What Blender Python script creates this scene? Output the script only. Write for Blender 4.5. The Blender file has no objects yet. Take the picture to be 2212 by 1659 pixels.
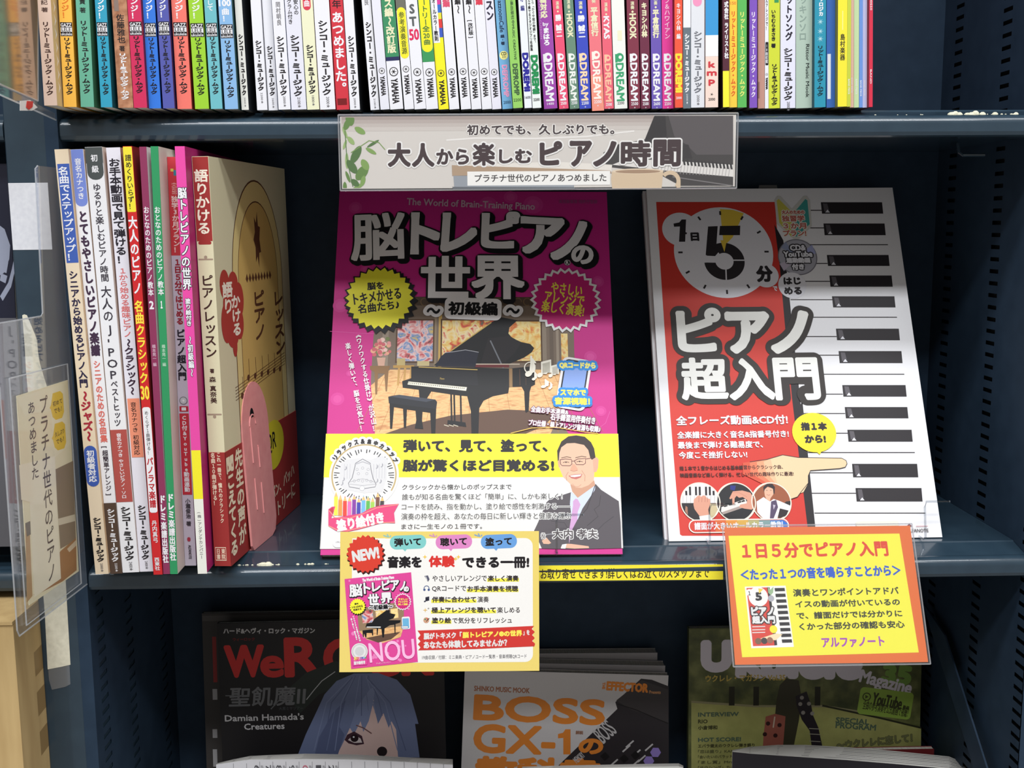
import bpy, math, random
import numpy as np
from mathutils import Vector, Matrix
from mathutils.geometry import tessellate_polygon

sc = bpy.context.scene
COL = sc.collection
rnd = random.Random(7)

# ------------------------------------------------------------------ camera
W, H, FPX = 2212, 1659, 2380.0
_p, _y, _r = (math.radians(v) for v in (8.26, 1.47, -.407))
_f = np.array([math.sin(_y)*math.cos(_p), math.cos(_y)*math.cos(_p), -math.sin(_p)])
_rt = np.array([math.cos(_y), -math.sin(_y), 0.0])
_up = np.cross(_rt, _f)
RT = _rt*math.cos(_r) + _up*math.sin(_r)
UP = -_rt*math.sin(_r) + _up*math.cos(_r)
FW = _f
CAM = np.array([-0.01898922, -0.775, 0.24035411])
cd = bpy.data.cameras.new('camera')
cam = bpy.data.objects.new('camera', cd)
COL.objects.link(cam)
cd.sensor_width = 36.0
cd.lens = FPX/W*36.0
cd.clip_start = 0.02
cam.matrix_world = Matrix(((RT[0], UP[0], -FW[0], CAM[0]), (RT[1], UP[1], -FW[1], CAM[1]), (RT[2], UP[2], -FW[2], CAM[2]), (0, 0, 0, 1)))
sc.camera = cam

# ------------------------------------------------------------------ light
world = bpy.data.worlds.new('store_ambience')
sc.world = world
world.use_nodes = True
world.node_tree.nodes['Background'].inputs[0].default_value = (1.0, 0.945, 0.88, 1)
world.node_tree.nodes['Background'].inputs[1].default_value = 0.36
def lamp(name, loc, aim, sx, sy, watt, col=(1, 1, 1)):
    l = bpy.data.lights.new(name, 'AREA')
    l.shape = 'RECTANGLE'; l.size = sx; l.size_y = sy; l.energy = watt; l.color = col
    o = bpy.data.objects.new(name, l)
    COL.objects.link(o)
    o.location = loc
    if aim: o.rotation_euler = (Vector(aim)-Vector(loc)).to_track_quat('-Z', 'Y').to_euler()
    return o
lamp('ceiling_lamp', (0.05, -0.88, 1.76), None, 2.4, 0.22, 38.0, (0.96, 0.98, 1.0))
lamp('ceiling_lamp', (0.05, -1.56, 1.76), None, 2.4, 0.22, 51.0, (0.96, 0.98, 1.0))
vs = sc.view_settings
vs.view_transform = 'Standard'; vs.look = 'None'; vs.gamma = 1.0; vs.exposure = 0.0
vs.use_curve_mapping = False

# ------------------------------------------------------------------ pixel -> place
def at(px, py, ax, val):
    d = FW + (px-W/2)/FPX*RT - (py-H/2)/FPX*UP
    return CAM + (val-CAM[ax])/d[ax]*d
def nrm(v):
    return v/np.linalg.norm(v)

# ------------------------------------------------------------------ materials
ALB = 0.92
MATS = {}
def lin(v):
    v = v/255.0
    return (v/12.92 if v <= 0.04045 else ((v+0.055)/1.055)**2.4)*ALB
def c(r, g=None, b=None, rough=0.5, coat=0.0):
    """printed ink or paper of one colour, with a faint procedural fibre"""
    if g is None: g = b = r
    key = (r, g, b, rough, coat)
    if key in MATS: return MATS[key]
    m = bpy.data.materials.new('ink_%d_%d_%d' % (r, g, b))
    m.use_nodes = True
    nt = m.node_tree; p = nt.nodes['Principled BSDF']
    p.inputs['Roughness'].default_value = rough
    p.inputs['Specular IOR Level'].default_value = 0.3
    p.inputs['Coat Weight'].default_value = coat
    p.inputs['Coat Roughness'].default_value = 0.15
    mx = nt.nodes.new('ShaderNodeMixRGB'); nz = nt.nodes.new('ShaderNodeTexNoise')
    nz.inputs['Scale'].default_value = 900
    tc = nt.nodes.new('ShaderNodeTexCoord')
    nt.links.new(tc.outputs['Object'], nz.inputs['Vector'])
    col = (lin(r), lin(g), lin(b), 1)
    mx.inputs[1].default_value = tuple(v*0.95 for v in col[:3])+(1,)
    mx.inputs[2].default_value = col
    nt.links.new(nz.outputs['Fac'], mx.inputs[0])
    nt.links.new(mx.outputs[0], p.inputs['Base Color'])
    MATS[key] = m
    return m
def noisy(name, cols, scale, rough=0.5, metallic=0.0, bump=0.0, stretch=(1, 1, 1), detail=4.0, spec=0.4, coat=0.0, dist=0.0):
    """colour ramp over noise: painted steel, cardboard, printed paintings"""
    if name in MATS: return MATS[name]
    m = bpy.data.materials.new(name); m.use_nodes = True
    nt = m.node_tree; p = nt.nodes['Principled BSDF']
    p.inputs['Roughness'].default_value = rough; p.inputs['Metallic'].default_value = metallic
    p.inputs['Specular IOR Level'].default_value = spec
    p.inputs['Coat Weight'].default_value = coat; p.inputs['Coat Roughness'].default_value = 0.085
    tc = nt.nodes.new('ShaderNodeTexCoord'); mp = nt.nodes.new('ShaderNodeMapping')
    mp.inputs['Scale'].default_value = stretch
    nz = nt.nodes.new('ShaderNodeTexNoise'); nz.inputs['Scale'].default_value = scale; nz.inputs['Detail'].default_value = detail; nz.inputs['Distortion'].default_value = dist
    rp = nt.nodes.new('ShaderNodeValToRGB')
    nt.links.new(tc.outputs['Object'], mp.inputs['Vector']); nt.links.new(mp.outputs[0], nz.inputs['Vector'])
    nt.links.new(nz.outputs['Fac'], rp.inputs[0]); nt.links.new(rp.outputs[0], p.inputs['Base Color'])
    el = rp.color_ramp.elements
    n = len(cols)
    lo, hi = 0.3, 0.7
    for i, q in enumerate(cols):
        pos = lo+(hi-lo)*i/max(1, n-1)
        e = el[i] if i < 2 else el.new(pos)
        e.position = pos
        e.color = (lin(q[0]), lin(q[1]), lin(q[2]), 1)
    if bump:
        bp = nt.nodes.new('ShaderNodeBump'); bp.inputs['Strength'].default_value = bump; bp.inputs['Distance'].default_value = 0.0005
        nt.links.new(nz.outputs['Fac'], bp.inputs['Height']); nt.links.new(bp.outputs[0], p.inputs['Normal'])
    MATS[name] = m
    return m
def clear(name, tint, refl, rough=0.03, haze=0.0, gcol=(1, 1, 1)):
    """thin clear plastic: passes light, mirrors at a shallow angle"""
    if name in MATS: return MATS[name]
    m = bpy.data.materials.new(name); m.use_nodes = True
    nt = m.node_tree; nt.nodes.remove(nt.nodes['Principled BSDF'])
    out = nt.nodes['Material Output']
    tr = nt.nodes.new('ShaderNodeBsdfTransparent'); tr.inputs[0].default_value = tint+(1,)
    gl = nt.nodes.new('ShaderNodeBsdfGlossy'); gl.inputs['Roughness'].default_value = rough; gl.inputs[0].default_value = gcol+(1,)
    lw = nt.nodes.new('ShaderNodeLayerWeight'); lw.inputs['Blend'].default_value = 0.5
    pw = nt.nodes.new('ShaderNodeMath'); pw.operation = 'POWER'; pw.inputs[1].default_value = 5.0
    mu = nt.nodes.new('ShaderNodeMath'); mu.operation = 'MULTIPLY_ADD'; mu.inputs[1].default_value = 0.96*refl; mu.inputs[2].default_value = 0.04*refl; mu.use_clamp = True
    mx = nt.nodes.new('ShaderNodeMixShader')
    nt.links.new(lw.outputs['Facing'], pw.inputs[0]); nt.links.new(pw.outputs[0], mu.inputs[0]); nt.links.new(mu.outputs[0], mx.inputs[0])
    base = tr
    if haze:
        df = nt.nodes.new('ShaderNodeBsdfDiffuse'); df.inputs[0].default_value = (.85, .87, .9, 1); tl = nt.nodes.new('ShaderNodeBsdfTranslucent'); tl.inputs[0].default_value = (.85, .87, .9, 1)
        m1 = nt.nodes.new('ShaderNodeMixShader'); m1.inputs[0].default_value = .5; m2 = nt.nodes.new('ShaderNodeMixShader'); m2.inputs[0].default_value = haze
        nt.links.new(df.outputs[0], m1.inputs[1]); nt.links.new(tl.outputs[0], m1.inputs[2]); nt.links.new(tr.outputs[0], m2.inputs[1]); nt.links.new(m1.outputs[0], m2.inputs[2]); base = m2
    nt.links.new(base.outputs[0], mx.inputs[1]); nt.links.new(gl.outputs[0], mx.inputs[2]); nt.links.new(mx.outputs[0], out.inputs[0])
    MATS[name] = m
    return m
STEEL = noisy('painted_steel', [(40, 58, 72), (46, 65, 79)], 60, rough=0.36, bump=0.02, detail=6, spec=0.25, coat=0.75)
STEELB = noisy('painted_steel_panel', [(40, 56, 74), (46, 63, 82)], 60, rough=0.5, bump=0.02, detail=6, spec=0.15)
DARK = c(14, 18, 22, rough=0.6)
PAGE = noisy('page_edges', [(196, 190, 178), (226, 222, 212)], 900, rough=0.8, stretch=(1, 0.05, 0.05))
CARDB = noisy('cardboard', [(186, 156, 106), (205, 176, 124)], 90, rough=0.85, stretch=(1, 1, .15))
CLEAR = clear('clear_plastic', (0.95, 0.96, 0.97), 0.9, 0.03, 0.05)
SLEEVE = clear('sleeve_plastic', (0.985, 0.985, 0.985), 0.25, 0.12, 0.03)
MIRROR = clear('orange_reflection_plastic', (0.8, 0.68, 0.55), 2.6, 0.13, 0.14, (1, .84, .66))  # warm tint and haze imitate the orange reflection of the spines
FROST = clear('hazy_plastic', (0.8, 0.83, 0.86), 1.6, 0.08, 0.15)

# ------------------------------------------------------------------ mesh builder
class MB:
    def __init__(s):
        s.v = []; s.t = []; s.m = []; s.nv = 0; s.mats = []; s.h = 0.0
    def mi(s, mat):
        if mat not in s.mats: s.mats.append(mat)
        return s.mats.index(mat)
    def add(s, V, T, mat):
        V = np.asarray(V, float).reshape(-1, 3); T = np.asarray(T, int).reshape(-1, 3)
        s.v.append(V); s.t.append(T+s.nv); s.m.append(np.full(len(T), s.mi(mat)))
        s.nv += len(V)
    def quad(s, a, b, cc, d, mat):
        s.add([a, b, cc, d], [(0, 1, 2), (0, 2, 3)], mat)
    def box(s, o, a, b, d, mat):
        """parallelepiped from corner o with edge vectors a, b, d"""
        o, a, b, d = (np.asarray(q, float) for q in (o, a, b, d))
        V = [o, o+a, o+a+b, o+b, o+d, o+a+d, o+a+b+d, o+b+d]
        F = [(0, 3, 2, 1), (4, 5, 6, 7), (0, 1, 5, 4), (1, 2, 6, 5), (2, 3, 7, 6), (3, 0, 4, 7)]
        if np.dot(np.cross(a, b), d) < 0: F = [f[::-1] for f in F]
        s.add(V, [t for f in F for t in ((f[0], f[1], f[2]), (f[0], f[2], f[3]))], mat)
    def aabox(s, p, q, mat):
        p, q = np.minimum(p, q), np.maximum(p, q)
        s.box(p, (q[0]-p[0], 0, 0), (0, q[1]-p[1], 0), (0, 0, q[2]-p[2]), mat)
    def prism(s, pts, ext, mat, side=None):
        """closed solid from a planar outline pushed along ext"""
        P = np.asarray(pts, float); n = len(P); ext = np.asarray(ext, float)
        tri = tessellate_polygon([[Vector(q) for q in P]])
        s.add(P, tri, mat)
        s.add(P+ext, [t[::-1] for t in tri], mat)
        V = np.vstack([P, P+ext]); T = []
        for i in range(n):
            j = (i+1) % n
            T += [(i, j, n+j), (i, n+j, n+i)]
        s.add(V, T, side or mat)
    def tube(s, pts, r, mat, n=8):
        P = [np.asarray(p, float) for p in pts]; V = []; T = []
        for i, p in enumerate(P):
            d = nrm(P[min(i+1, len(P)-1)]-P[max(i-1, 0)])
            a = nrm(np.cross(d, (0.31, 0.52, 0.79))); b = np.cross(d, a)
            for k in range(n):
                g = 2*math.pi*k/n
                V.append(p+r*(math.cos(g)*a+math.sin(g)*b))
        for i in range(len(P)-1):
            for k in range(n):
                q = i*n+k; q2 = i*n+(k+1) % n
                T += [(q, q2, q2+n), (q, q2+n, q+n)]
        for base in (0, (len(P)-1)*n):
            T += [(base, base+k, base+k+1) for k in range(1, n-1)]
        s.add(V, T, mat)
    def build(s, name, parent=None, origin=(0, 0, 0), smooth=False):
        V = np.vstack(s.v)-np.asarray(origin, float); T = np.vstack(s.t); M = np.concatenate(s.m)
        me = bpy.data.meshes.new(name)
        me.vertices.add(len(V)); me.vertices.foreach_set('co', V.astype(np.float32).ravel())
        me.loops.add(len(T)*3); me.loops.foreach_set('vertex_index', T.astype(np.int32).ravel())
        me.polygons.add(len(T)); me.polygons.foreach_set('loop_start', np.arange(0, len(T)*3, 3, dtype=np.int32))
        for m in s.mats: me.materials.append(m)
        me.polygons.foreach_set('material_index', M.astype(np.int32))
        me.polygons.foreach_set('use_smooth', np.full(len(T), smooth, bool))
        me.update(calc_edges=True); me.validate()
        o = bpy.data.objects.new(name, me)
        COL.objects.link(o)
        if parent is not None: o.parent = parent
        else: o.location = origin
        return o
def tag(o, label, cat, group=None, kind=None):
    o['label'] = label; o['category'] = cat
    if group: o['group'] = group
    if kind: o['kind'] = kind
    return o
def empty(name, loc, label, cat, group=None):
    o = bpy.data.objects.new(name, None)
    COL.objects.link(o)
    o.location = loc; o.empty_display_size = 0.02
    return tag(o, label, cat, group)

# ------------------------------------------------------------------ lettering
GL = {}
def glyph(s, res):
    k = (s, res)
    if k in GL: return GL[k]
    cu = bpy.data.curves.new('lettering', 'FONT')
    cu.body = s; cu.resolution_u = res; cu.fill_mode = 'FRONT'
    ob = bpy.data.objects.new('lettering', cu)
    me = bpy.data.meshes.new_from_object(ob)
    n = len(me.vertices)
    V = np.zeros(n*3); me.vertices.foreach_get('co', V); V = V.reshape(-1, 3)[:, :2]
    me.calc_loop_triangles()
    T = np.zeros(len(me.loop_triangles)*3, int); me.loop_triangles.foreach_get('vertices', T); T = T.reshape(-1, 3)
    bpy.data.objects.remove(ob); bpy.data.curves.remove(cu); bpy.data.meshes.remove(me)
    GL[k] = (V, T)
    return GL[k]
def bbox(V): return V[:, 0].min(), V[:, 1].min(), V[:, 0].max(), V[:, 1].max()
_r1 = bbox(glyph('国', 2)[0]); _r2 = bbox(glyph('国国', 2)[0])
ADV = (_r2[2]-_r2[0])-(_r1[2]-_r1[0])
EMC = ((_r1[0]+_r1[2])/2, (_r1[1]+_r1[3])/2)
TURN = set('ー〜～~()（）[]「」【】《》…―-＜＞')
SMALL = set('ッュャョァィっゃゅょ')
STEP = 1.6e-6
CSTEP = 0.5e-6

class Plane:
    def __init__(s, o, ux, uy):
        s.o = np.asarray(o, float); s.ux = nrm(np.asarray(ux, float))
        uy = np.asarray(uy, float); uy = uy-np.dot(uy, s.ux)*s.ux
        s.uy = nrm(uy); s.n = np.cross(s.ux, s.uy)
    def uv(s, px, py):
        d = FW + (px-W/2)/FPX*RT - (py-H/2)/FPX*UP
        t = np.dot(s.o-CAM, s.n)/np.dot(d, s.n)
        q = CAM+t*d-s.o
        return np.array([np.dot(q, s.ux), np.dot(q, s.uy)])
    def w(s, uv, l=0.0):
        uv = np.asarray(uv, float).reshape(-1, 2)
        return s.o+uv[:, :1]*s.ux+uv[:, 1:2]*s.uy+l*s.n

class Print:
    """prints shapes and letters on a plane of a mesh; coordinates are read in a crop with corner (ox, oy) at scale k"""
    def __init__(s, mb, pl, ox=0, oy=0, k=1.0, lift=5e-5):
        s.mb, s.pl, s.ox, s.oy, s.k, s.lift = mb, pl, ox, oy, k, lift
    def at(s, ox, oy, k):
        s.ox, s.oy, s.k = ox, oy, k
        return s
    def uv(s, x, y): return s.pl.uv(s.ox+x/s.k, s.oy+y/s.k)
    def up(s):
        s.mb.h += STEP
        return s.lift+s.mb.h
    def len_(s, x, y, r): return np.linalg.norm(s.uv(x+r, y)-s.uv(x-r, y))/2
    def raw(s, P, mat):
        P = [np.asarray(p) for p in P]
        tri = tessellate_polygon([[Vector((p[0], p[1], 0)) for p in P]])
        s.mb.add(s.pl.w(P, s.up()), tri, mat)
    def poly(s, pts, mat): s.raw([s.uv(*p) for p in pts], mat)
    def rect(s, x0, y0, x1, y1, mat, r=0.0, rot=0.0):
        P = s.rrect(x0, y0, x1, y1, r, rot); s.raw(P, mat)
    def frame(s, x0, y0, x1, y1, rot=0.0):
        cx, cy = (x0+x1)/2, (y0+y1)/2
        ctr = s.uv(cx, cy)
        hw = np.linalg.norm(s.uv(x1, cy)-s.uv(x0, cy))/2; hh = np.linalg.norm(s.uv(cx, y1)-s.uv(cx, y0))/2
        a = math.radians(rot); R = np.array([[math.cos(a), -math.sin(a)], [math.sin(a), math.cos(a)]])
        return ctr, hw, hh, R
    def rrect(s, x0, y0, x1, y1, r, rot):
        ctr, hw, hh, R = s.frame(x0, y0, x1, y1, rot)
        rr = min(r*hw*2/max(1e-9, x1-x0), hw, hh); P = []
        for sx, sy, a0 in ((1, 1, 0), (-1, 1, 90), (-1, -1, 180), (1, -1, 270)):
            if rr <= 0: P.append((sx*hw, sy*hh)); continue
            for q in range(6):
                a = math.radians(a0+18*q)
                P.append((sx*(hw-rr)+rr*math.cos(a), sy*(hh-rr)+rr*math.sin(a)))
        return [ctr+R@np.array(p) for p in P]
    def disc(s, x, y, r, mat, ry=None, n=40):
        ctr = s.uv(x, y); R = s.len_(x, y, r); Q = R*(ry/r if ry else 1)
        s.raw([ctr+np.array((R*math.cos(2*math.pi*i/n), Q*math.sin(2*math.pi*i/n))) for i in range(n)], mat)
    def ring(s, x, y, r0, r1, mat, a0=0, a1=360, n=60):
        ctr = s.uv(x, y); A = s.len_(x, y, r0); B = s.len_(x, y, r1); V = []; T = []
        for i in range(n+1):
            a = math.radians(a0+(a1-a0)*i/n); d = np.array((math.cos(a), math.sin(a)))
            V += [ctr+A*d, ctr+B*d]
        for i in range(n): T += [(2*i, 2*i+1, 2*i+3), (2*i, 2*i+3, 2*i+2)]
        s.mb.add(s.pl.w(V, s.up()), T, mat)
    def burst(s, x, y, R, r, n, mat, dx=0, dy=0, ph=0.0):
        ctr = s.uv(x+dx, y+dy); A = s.len_(x, y, R); B = s.len_(x, y, r); P = []
        for i in range(2*n):
            a = math.pi*i/n+ph; q = A if i % 2 == 0 else B
            P.append(ctr+q*np.array((math.cos(a), math.sin(a))))
        s.raw(P, mat)
    def line(s, pts, wd, mat):
        P = [s.uv(*p) for p in pts]; w = s.len_(pts[0][0], pts[0][1], wd/2); V = []; T = []
        for i, p in enumerate(P):
            d = nrm(P[min(i+1, len(P)-1)]-P[max(i-1, 0)]); q = np.array((-d[1], d[0]))*w
            V += [p+q, p-q]
        for i in range(len(P)-1): T += [(2*i, 2*i+1, 2*i+3), (2*i, 2*i+3, 2*i+2)]
        s.mb.add(s.pl.w(V, s.up()), T, mat)
    def arc(s, x, y, r, a0, a1, wd, mat, ry=None, n=24):
        s.line([(x+r*math.cos(math.radians(a0+(a1-a0)*i/n)), y-(ry or r)*math.sin(math.radians(a0+(a1-a0)*i/n))) for i in range(n+1)], wd, mat)
    def put(s, V, T, mat, rad, n, sq=False):
        l = s.up()
        if sq and rad > 0:
            for k, (dx, dy) in enumerate(((1, 1), (-1, 1), (-1, -1), (1, -1), (1, 0), (0, 1), (-1, 0), (0, -1), (.5, .5), (-.5, .5), (-.5, -.5), (.5, -.5), (1, .5), (-1, .5), (1, -.5), (-1, -.5), (.5, 1), (-.5, 1), (.5, -1), (-.5, -1))):
                s.mb.add(s.pl.w(V+rad*np.array((dx, dy)), l+k*CSTEP), T, mat)
            s.mb.h += 20*CSTEP
            return
        if rad <= 0:
            s.mb.add(s.pl.w(V, l), T, mat); return
        for k in range(n):
            a = 2*math.pi*(k+.5)/n
            s.mb.add(s.pl.w(V+rad*np.array((math.cos(a), math.sin(a))), l+k*CSTEP), T, mat)
        s.mb.add(s.pl.w(V, l+n*CSTEP), T, mat)
        s.mb.h += n*CSTEP
    def text(s, t, x0, y0, x1, y1, mat, b=0.0, rot=0.0, ol=None, shear=0.0, res=None, sh=None, sq=False):
        """letters fitted to a box; b thickens, ol = (colour, width) outlines, sh = (dx, dy) drops the outline"""
        res = res or (2 if (y1-y0)/s.k < 26 else 4)
        V, T = glyph(t, res)
        if not len(V): return
        q = bbox(V); ctr, hw, hh, R = s.frame(x0+b, y0+b, x1-b, y1-b, rot)
        N = np.column_stack([(V[:, 0]-q[0])/max(q[2]-q[0], 1e-6)*2-1, (V[:, 1]-q[1])/max(q[3]-q[1], 1e-6)*2-1])
        P = np.column_stack([N[:, 0]*hw+shear*N[:, 1]*hh, N[:, 1]*hh])@R.T+ctr
        u = s.len_((x0+x1)/2, (y0+y1)/2, 1.0)
        if ol:
            off = np.array((0.0, 0.0)) if not sh else np.array((sh[0], -sh[1]))*u
            big = (b+ol[1])/s.k > 5
            for q_ in ((off, off/2) if sh else (off,)):
                s.put(P+q_, T, ol[0], (b+ol[1])*u, (64 if (b+ol[1])/s.k > 12 else 28) if big else 12)
                if big: s.put(P+q_, T, ol[0], (b+ol[1])*u*.6, 14)
        s.put(P, T, mat, b*u, 6 if b/s.k < 2.2 else 16, sq)
        if b/s.k > 3.5 and not sq: s.put(P, T, mat, b*u*.5, 8)
    def rtext(s, t, x0, y0, x1, y1, mat, b=0.0):
        """letters turned a quarter clockwise, reading downwards, in a box"""
        V, T = glyph(t, 2); q = bbox(V)
        ctr, hw, hh, R = s.frame(x0+b, y0+b, x1-b, y1-b)
        a = (V[:, 0]-q[0])/(q[2]-q[0])*2-1; d = (V[:, 1]-q[1])/(q[3]-q[1])*2-1
        s.put(np.column_stack([d*hw, -a*hh])+ctr, T, mat, b*s.len_(x0, y0, 1.0), 5)
    def vcells(s, t, A, B, w, mat, b=0.0, ol=None, res=2, nat=False):
        """upright letters stacked from plane point A down to B, each w wide"""
        A, B = np.asarray(A), np.asarray(B); L = np.linalg.norm(B-A); d = (B-A)/L; e = np.array((-d[1], d[0]))
        if e[0] < 0: e = -e
        unit = [0.5 if ch == ' ' else 1.0 for ch in t]; tot = sum(unit); pos = 0.0
        for ch, un in zip(t, unit):
            cell = L/tot
            ctr = A+d*cell*(pos+un/2); pos += un
            if ch == ' ': continue
            V, T = glyph(ch, res)
            if not len(V): continue
            q = bbox(V)
            if ch.isascii(): N = V-np.array(((q[0]+q[2])/2, EMC[1]))
            else: N = V-np.array(EMC)
            N = N/ADV
            if ch in TURN: N = np.column_stack([N[:, 1], -N[:, 0]])
            if ch in '、。': N = N+np.array((.55, .55))
            if ch in SMALL: N = N+np.array((.08, .08))
            P = ctr+np.outer(N[:, 0], e)*w-np.outer(N[:, 1], d)*cell
            if ol: s.put(P, T, ol[0], ol[1], 8)
            s.put(P, T, mat, b, 5)
    def vtext(s, t, x0, y0, x1, y1, w, mat, b=0.0, ol=None, res=2):
        u = s.len_(x0, y0, 1.0)
        s.vcells(t, s.uv(x0, y0), s.uv(x1, y1), w*u, mat, b*u, (ol[0], ol[1]*u) if ol else None, res)
def lean(TL, TR, BL, BR, yb):
    """plane of a rectangle seen with these four corners whose lower edge lies at depth yb"""
    a, b = at(*BL, 1, yb), at(*BR, 1, yb); w = np.linalg.norm(b-a); y = yb
    for _ in range(30):
        p, q = at(*TL, 1, y), at(*TR, 1, y)
        y = CAM[1]+(y-CAM[1])*w/np.linalg.norm(q-p)
    p, q = at(*TL, 1, y), at(*TR, 1, y)
    pl = Plane(a, b-a, (p+q)/2-(a+b)/2)
    return pl, w, np.dot((p+q)/2-(a+b)/2, pl.uy)

# ------------------------------------------------------------------ bookcase
XL, XR, YB = -0.3065, 0.382, 0.2007
ZT, ZM, ZL = 0.319, 0.0, -0.415
ZTOP, ZBOT = 0.62, -0.44
def shelf_profile(z):
    P = [(YB-.0008, z), (.026, z), (.025, z-.0009), (.0062, z-.0052)]
    for i in range(1, 41):
        a = math.radians(75+105*i/40); P.append((.0062+.0062*math.cos(a), z-.0115+.0062*math.sin(a)))
    P += [(0, z-.017), (.001, z-.0195), (.0035, z-.0205), (.020, z-.0205), (.020, z-.0185), (YB-.0008, z-.0185)]
    return P
def shelf(z, x0, x1, parent):
    mb = MB()
    mb.prism([(x0, y, zz) for y, zz in shelf_profile(z)], (x1-x0, 0, 0), STEEL)
    return mb.build('shelf', parent)
def hole_side(x, d, cols):
    """perforated steel side: a sheet with slots in columns, and a near-black backing for the shade behind it"""
    mb = MB(); hw, hh, pit = .0073, .0016, .00943
    ys = [-.001]+[q for cc in cols for q in (cc-hw, cc+hw)]+[YB]
    def q(y0, y1, z0, z1):
        mb.quad((x, y0, z0), (x, y1, z0), (x, y1, z1), (x, y0, z1), STEELB)
    for i in range(0, len(ys), 2): q(ys[i], ys[i+1], ZBOT, ZTOP)
    for cc in cols:
        z0 = ZBOT; z = .399-pit*int((.399-ZBOT-.005)/pit)
        while z < ZTOP-.004:
            q(cc-hw, cc+hw, z0, z-hh); z0 = z+hh; z += pit
        q(cc-hw, cc+hw, z0, ZTOP)
    mb.aabox((x+d*.0035, -.001, ZBOT), (x+d*.009, YB, ZTOP), DARK)  # near-black rather than steel: shade inside the slots put into the colour
    mb.aabox((x, -.001, ZTOP), (x+d*.009, YB, ZTOP+.001), STEELB)
    mb.aabox((x, -.0018, ZBOT), (x+d*.009, -.001, ZTOP), STEELB)
    return mb
bc = empty('bookcase', (0, .1, ZBOT), 'dark blue-grey steel bookcase with slotted sides holding all the music books', 'bookcase')
bc.location = (0, 0, 0)
hole_side(XR, 1, [.005, .083, .1695]).build('side_panel', bc)
hole_side(XL, -1, [.0195, .083, .1695]).build('side_panel', bc)
mb = MB(); mb.aabox((XL-.009, YB, ZBOT), (XR+.009, YB+.004, ZTOP), STEELB); mb.build('back_panel', bc)
SH = {z: shelf(z, XL+.0004, XR-.0004, bc) for z in (ZT, ZM, ZL)}
mb = MB()       # the post with its rounded front edges
P = []
for cx, a0 in ((-.3415+.0, 180), (-.3095, 270)):
    for i in range(7):
        a = math.radians(a0+15*i); P.append((cx+.0025*math.cos(a)+(.0005 if cx < -.32 else .0), .0010+.0025*math.sin(a)))
P += [(-.3072, .19), (-.3435, .19)]
mb.prism([(x, y, ZBOT) for x, y in P], (0, 0, ZTOP-ZBOT), STEEL)
mb.build('upright_post', bc)
for sx, sz in ((XL+.004, ZT-.0295), (XL+.004, ZM-.0300), (XR-.020, ZM-.0300), (XR-.05, ZT-.031)):
    mb = MB(); mb.tube([(sx, .045, sz+.009), (sx, .042, sz+.002), (sx+.002, .04, sz), (sx+.018, .04, sz), (sx+.0185, .043, sz+.001)], .0011, noisy('bright_wire', [(120, 122, 120), (150, 150, 146)], 50, rough=.3, metallic=.8) if sx < 0 else STEEL, 6)
    mb.build('shelf_clip', SH[ZT if sz > .1 else ZM])
# slanted divider of the lower compartment
mb = MB()
p0, p1 = at(2040, 1372, 0, .374), at(2132, 1662, 0, .374)
dv = nrm(p1-p0); L = np.linalg.norm(p1-p0)
mb.box(p0, dv*L*1.35, (0.0015, 0, 0), np.array((0, .05, .012)), STEELB)
mb.build('divider', bc)

bl = empty('bookcase', (0, 0, 0), 'neighbouring dark steel bookcase beyond the post, holding the cardboard box', 'bookcase')
for z in (ZT, ZM, ZL+.18): shelf(z, -.80, -.3442, bl)
mb = MB(); mb.aabox((-.80, YB, ZBOT), (-.3442, YB+.004, ZTOP), STEELB); mb.build('back_panel', bl)
mb = MB(); mb.aabox((-.802, 0, ZBOT), (-.80, YB, ZTOP), STEELB); mb.build('side_panel', bl)

# ------------------------------------------------------------------ books standing spine out
def slab(name, label, Bl, Br, Tl, depth, yaw, col, side, page=None, hgt=None, group=None, cat='book', board=.0004):
    """paperback: cover of spine and two boards round a page block; returns root, cover builder, spine plane"""
    Bl, Br, Tl = (np.asarray(q, float) for q in (Bl, Br, Tl))
    back = np.array((math.sin(yaw), math.cos(yaw), 0.0)); up = nrm(Tl-Bl)
    up = nrm(up-np.dot(up, back)*back)
    a = nrm(np.cross(back, up)); w = float(np.dot(Br-Bl, a)); h = hgt or float(np.dot(Tl-Bl, up))
    root = empty(name, Bl, label, cat, group)
    cv = MB(); t = board
    cv.box(Bl, a*w, back*t, up*h, col)
    cv.box(Bl+back*t, a*t, back*(depth-t), up*h, side)
    cv.box(Bl+back*t+a*(w-t), a*t, back*(depth-t), up*h, side)
    pg = MB(); e = .0003
    pg.box(Bl+back*t+a*t+up*e, a*(w-2*t), back*(depth-t-e), up*(h-2*e), page or PAGE)
    pg.build('page_block', root, Bl)
    pl = Plane(Bl, a, up)
    return root, cv, pl, w, h, (a, back, up)

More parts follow.
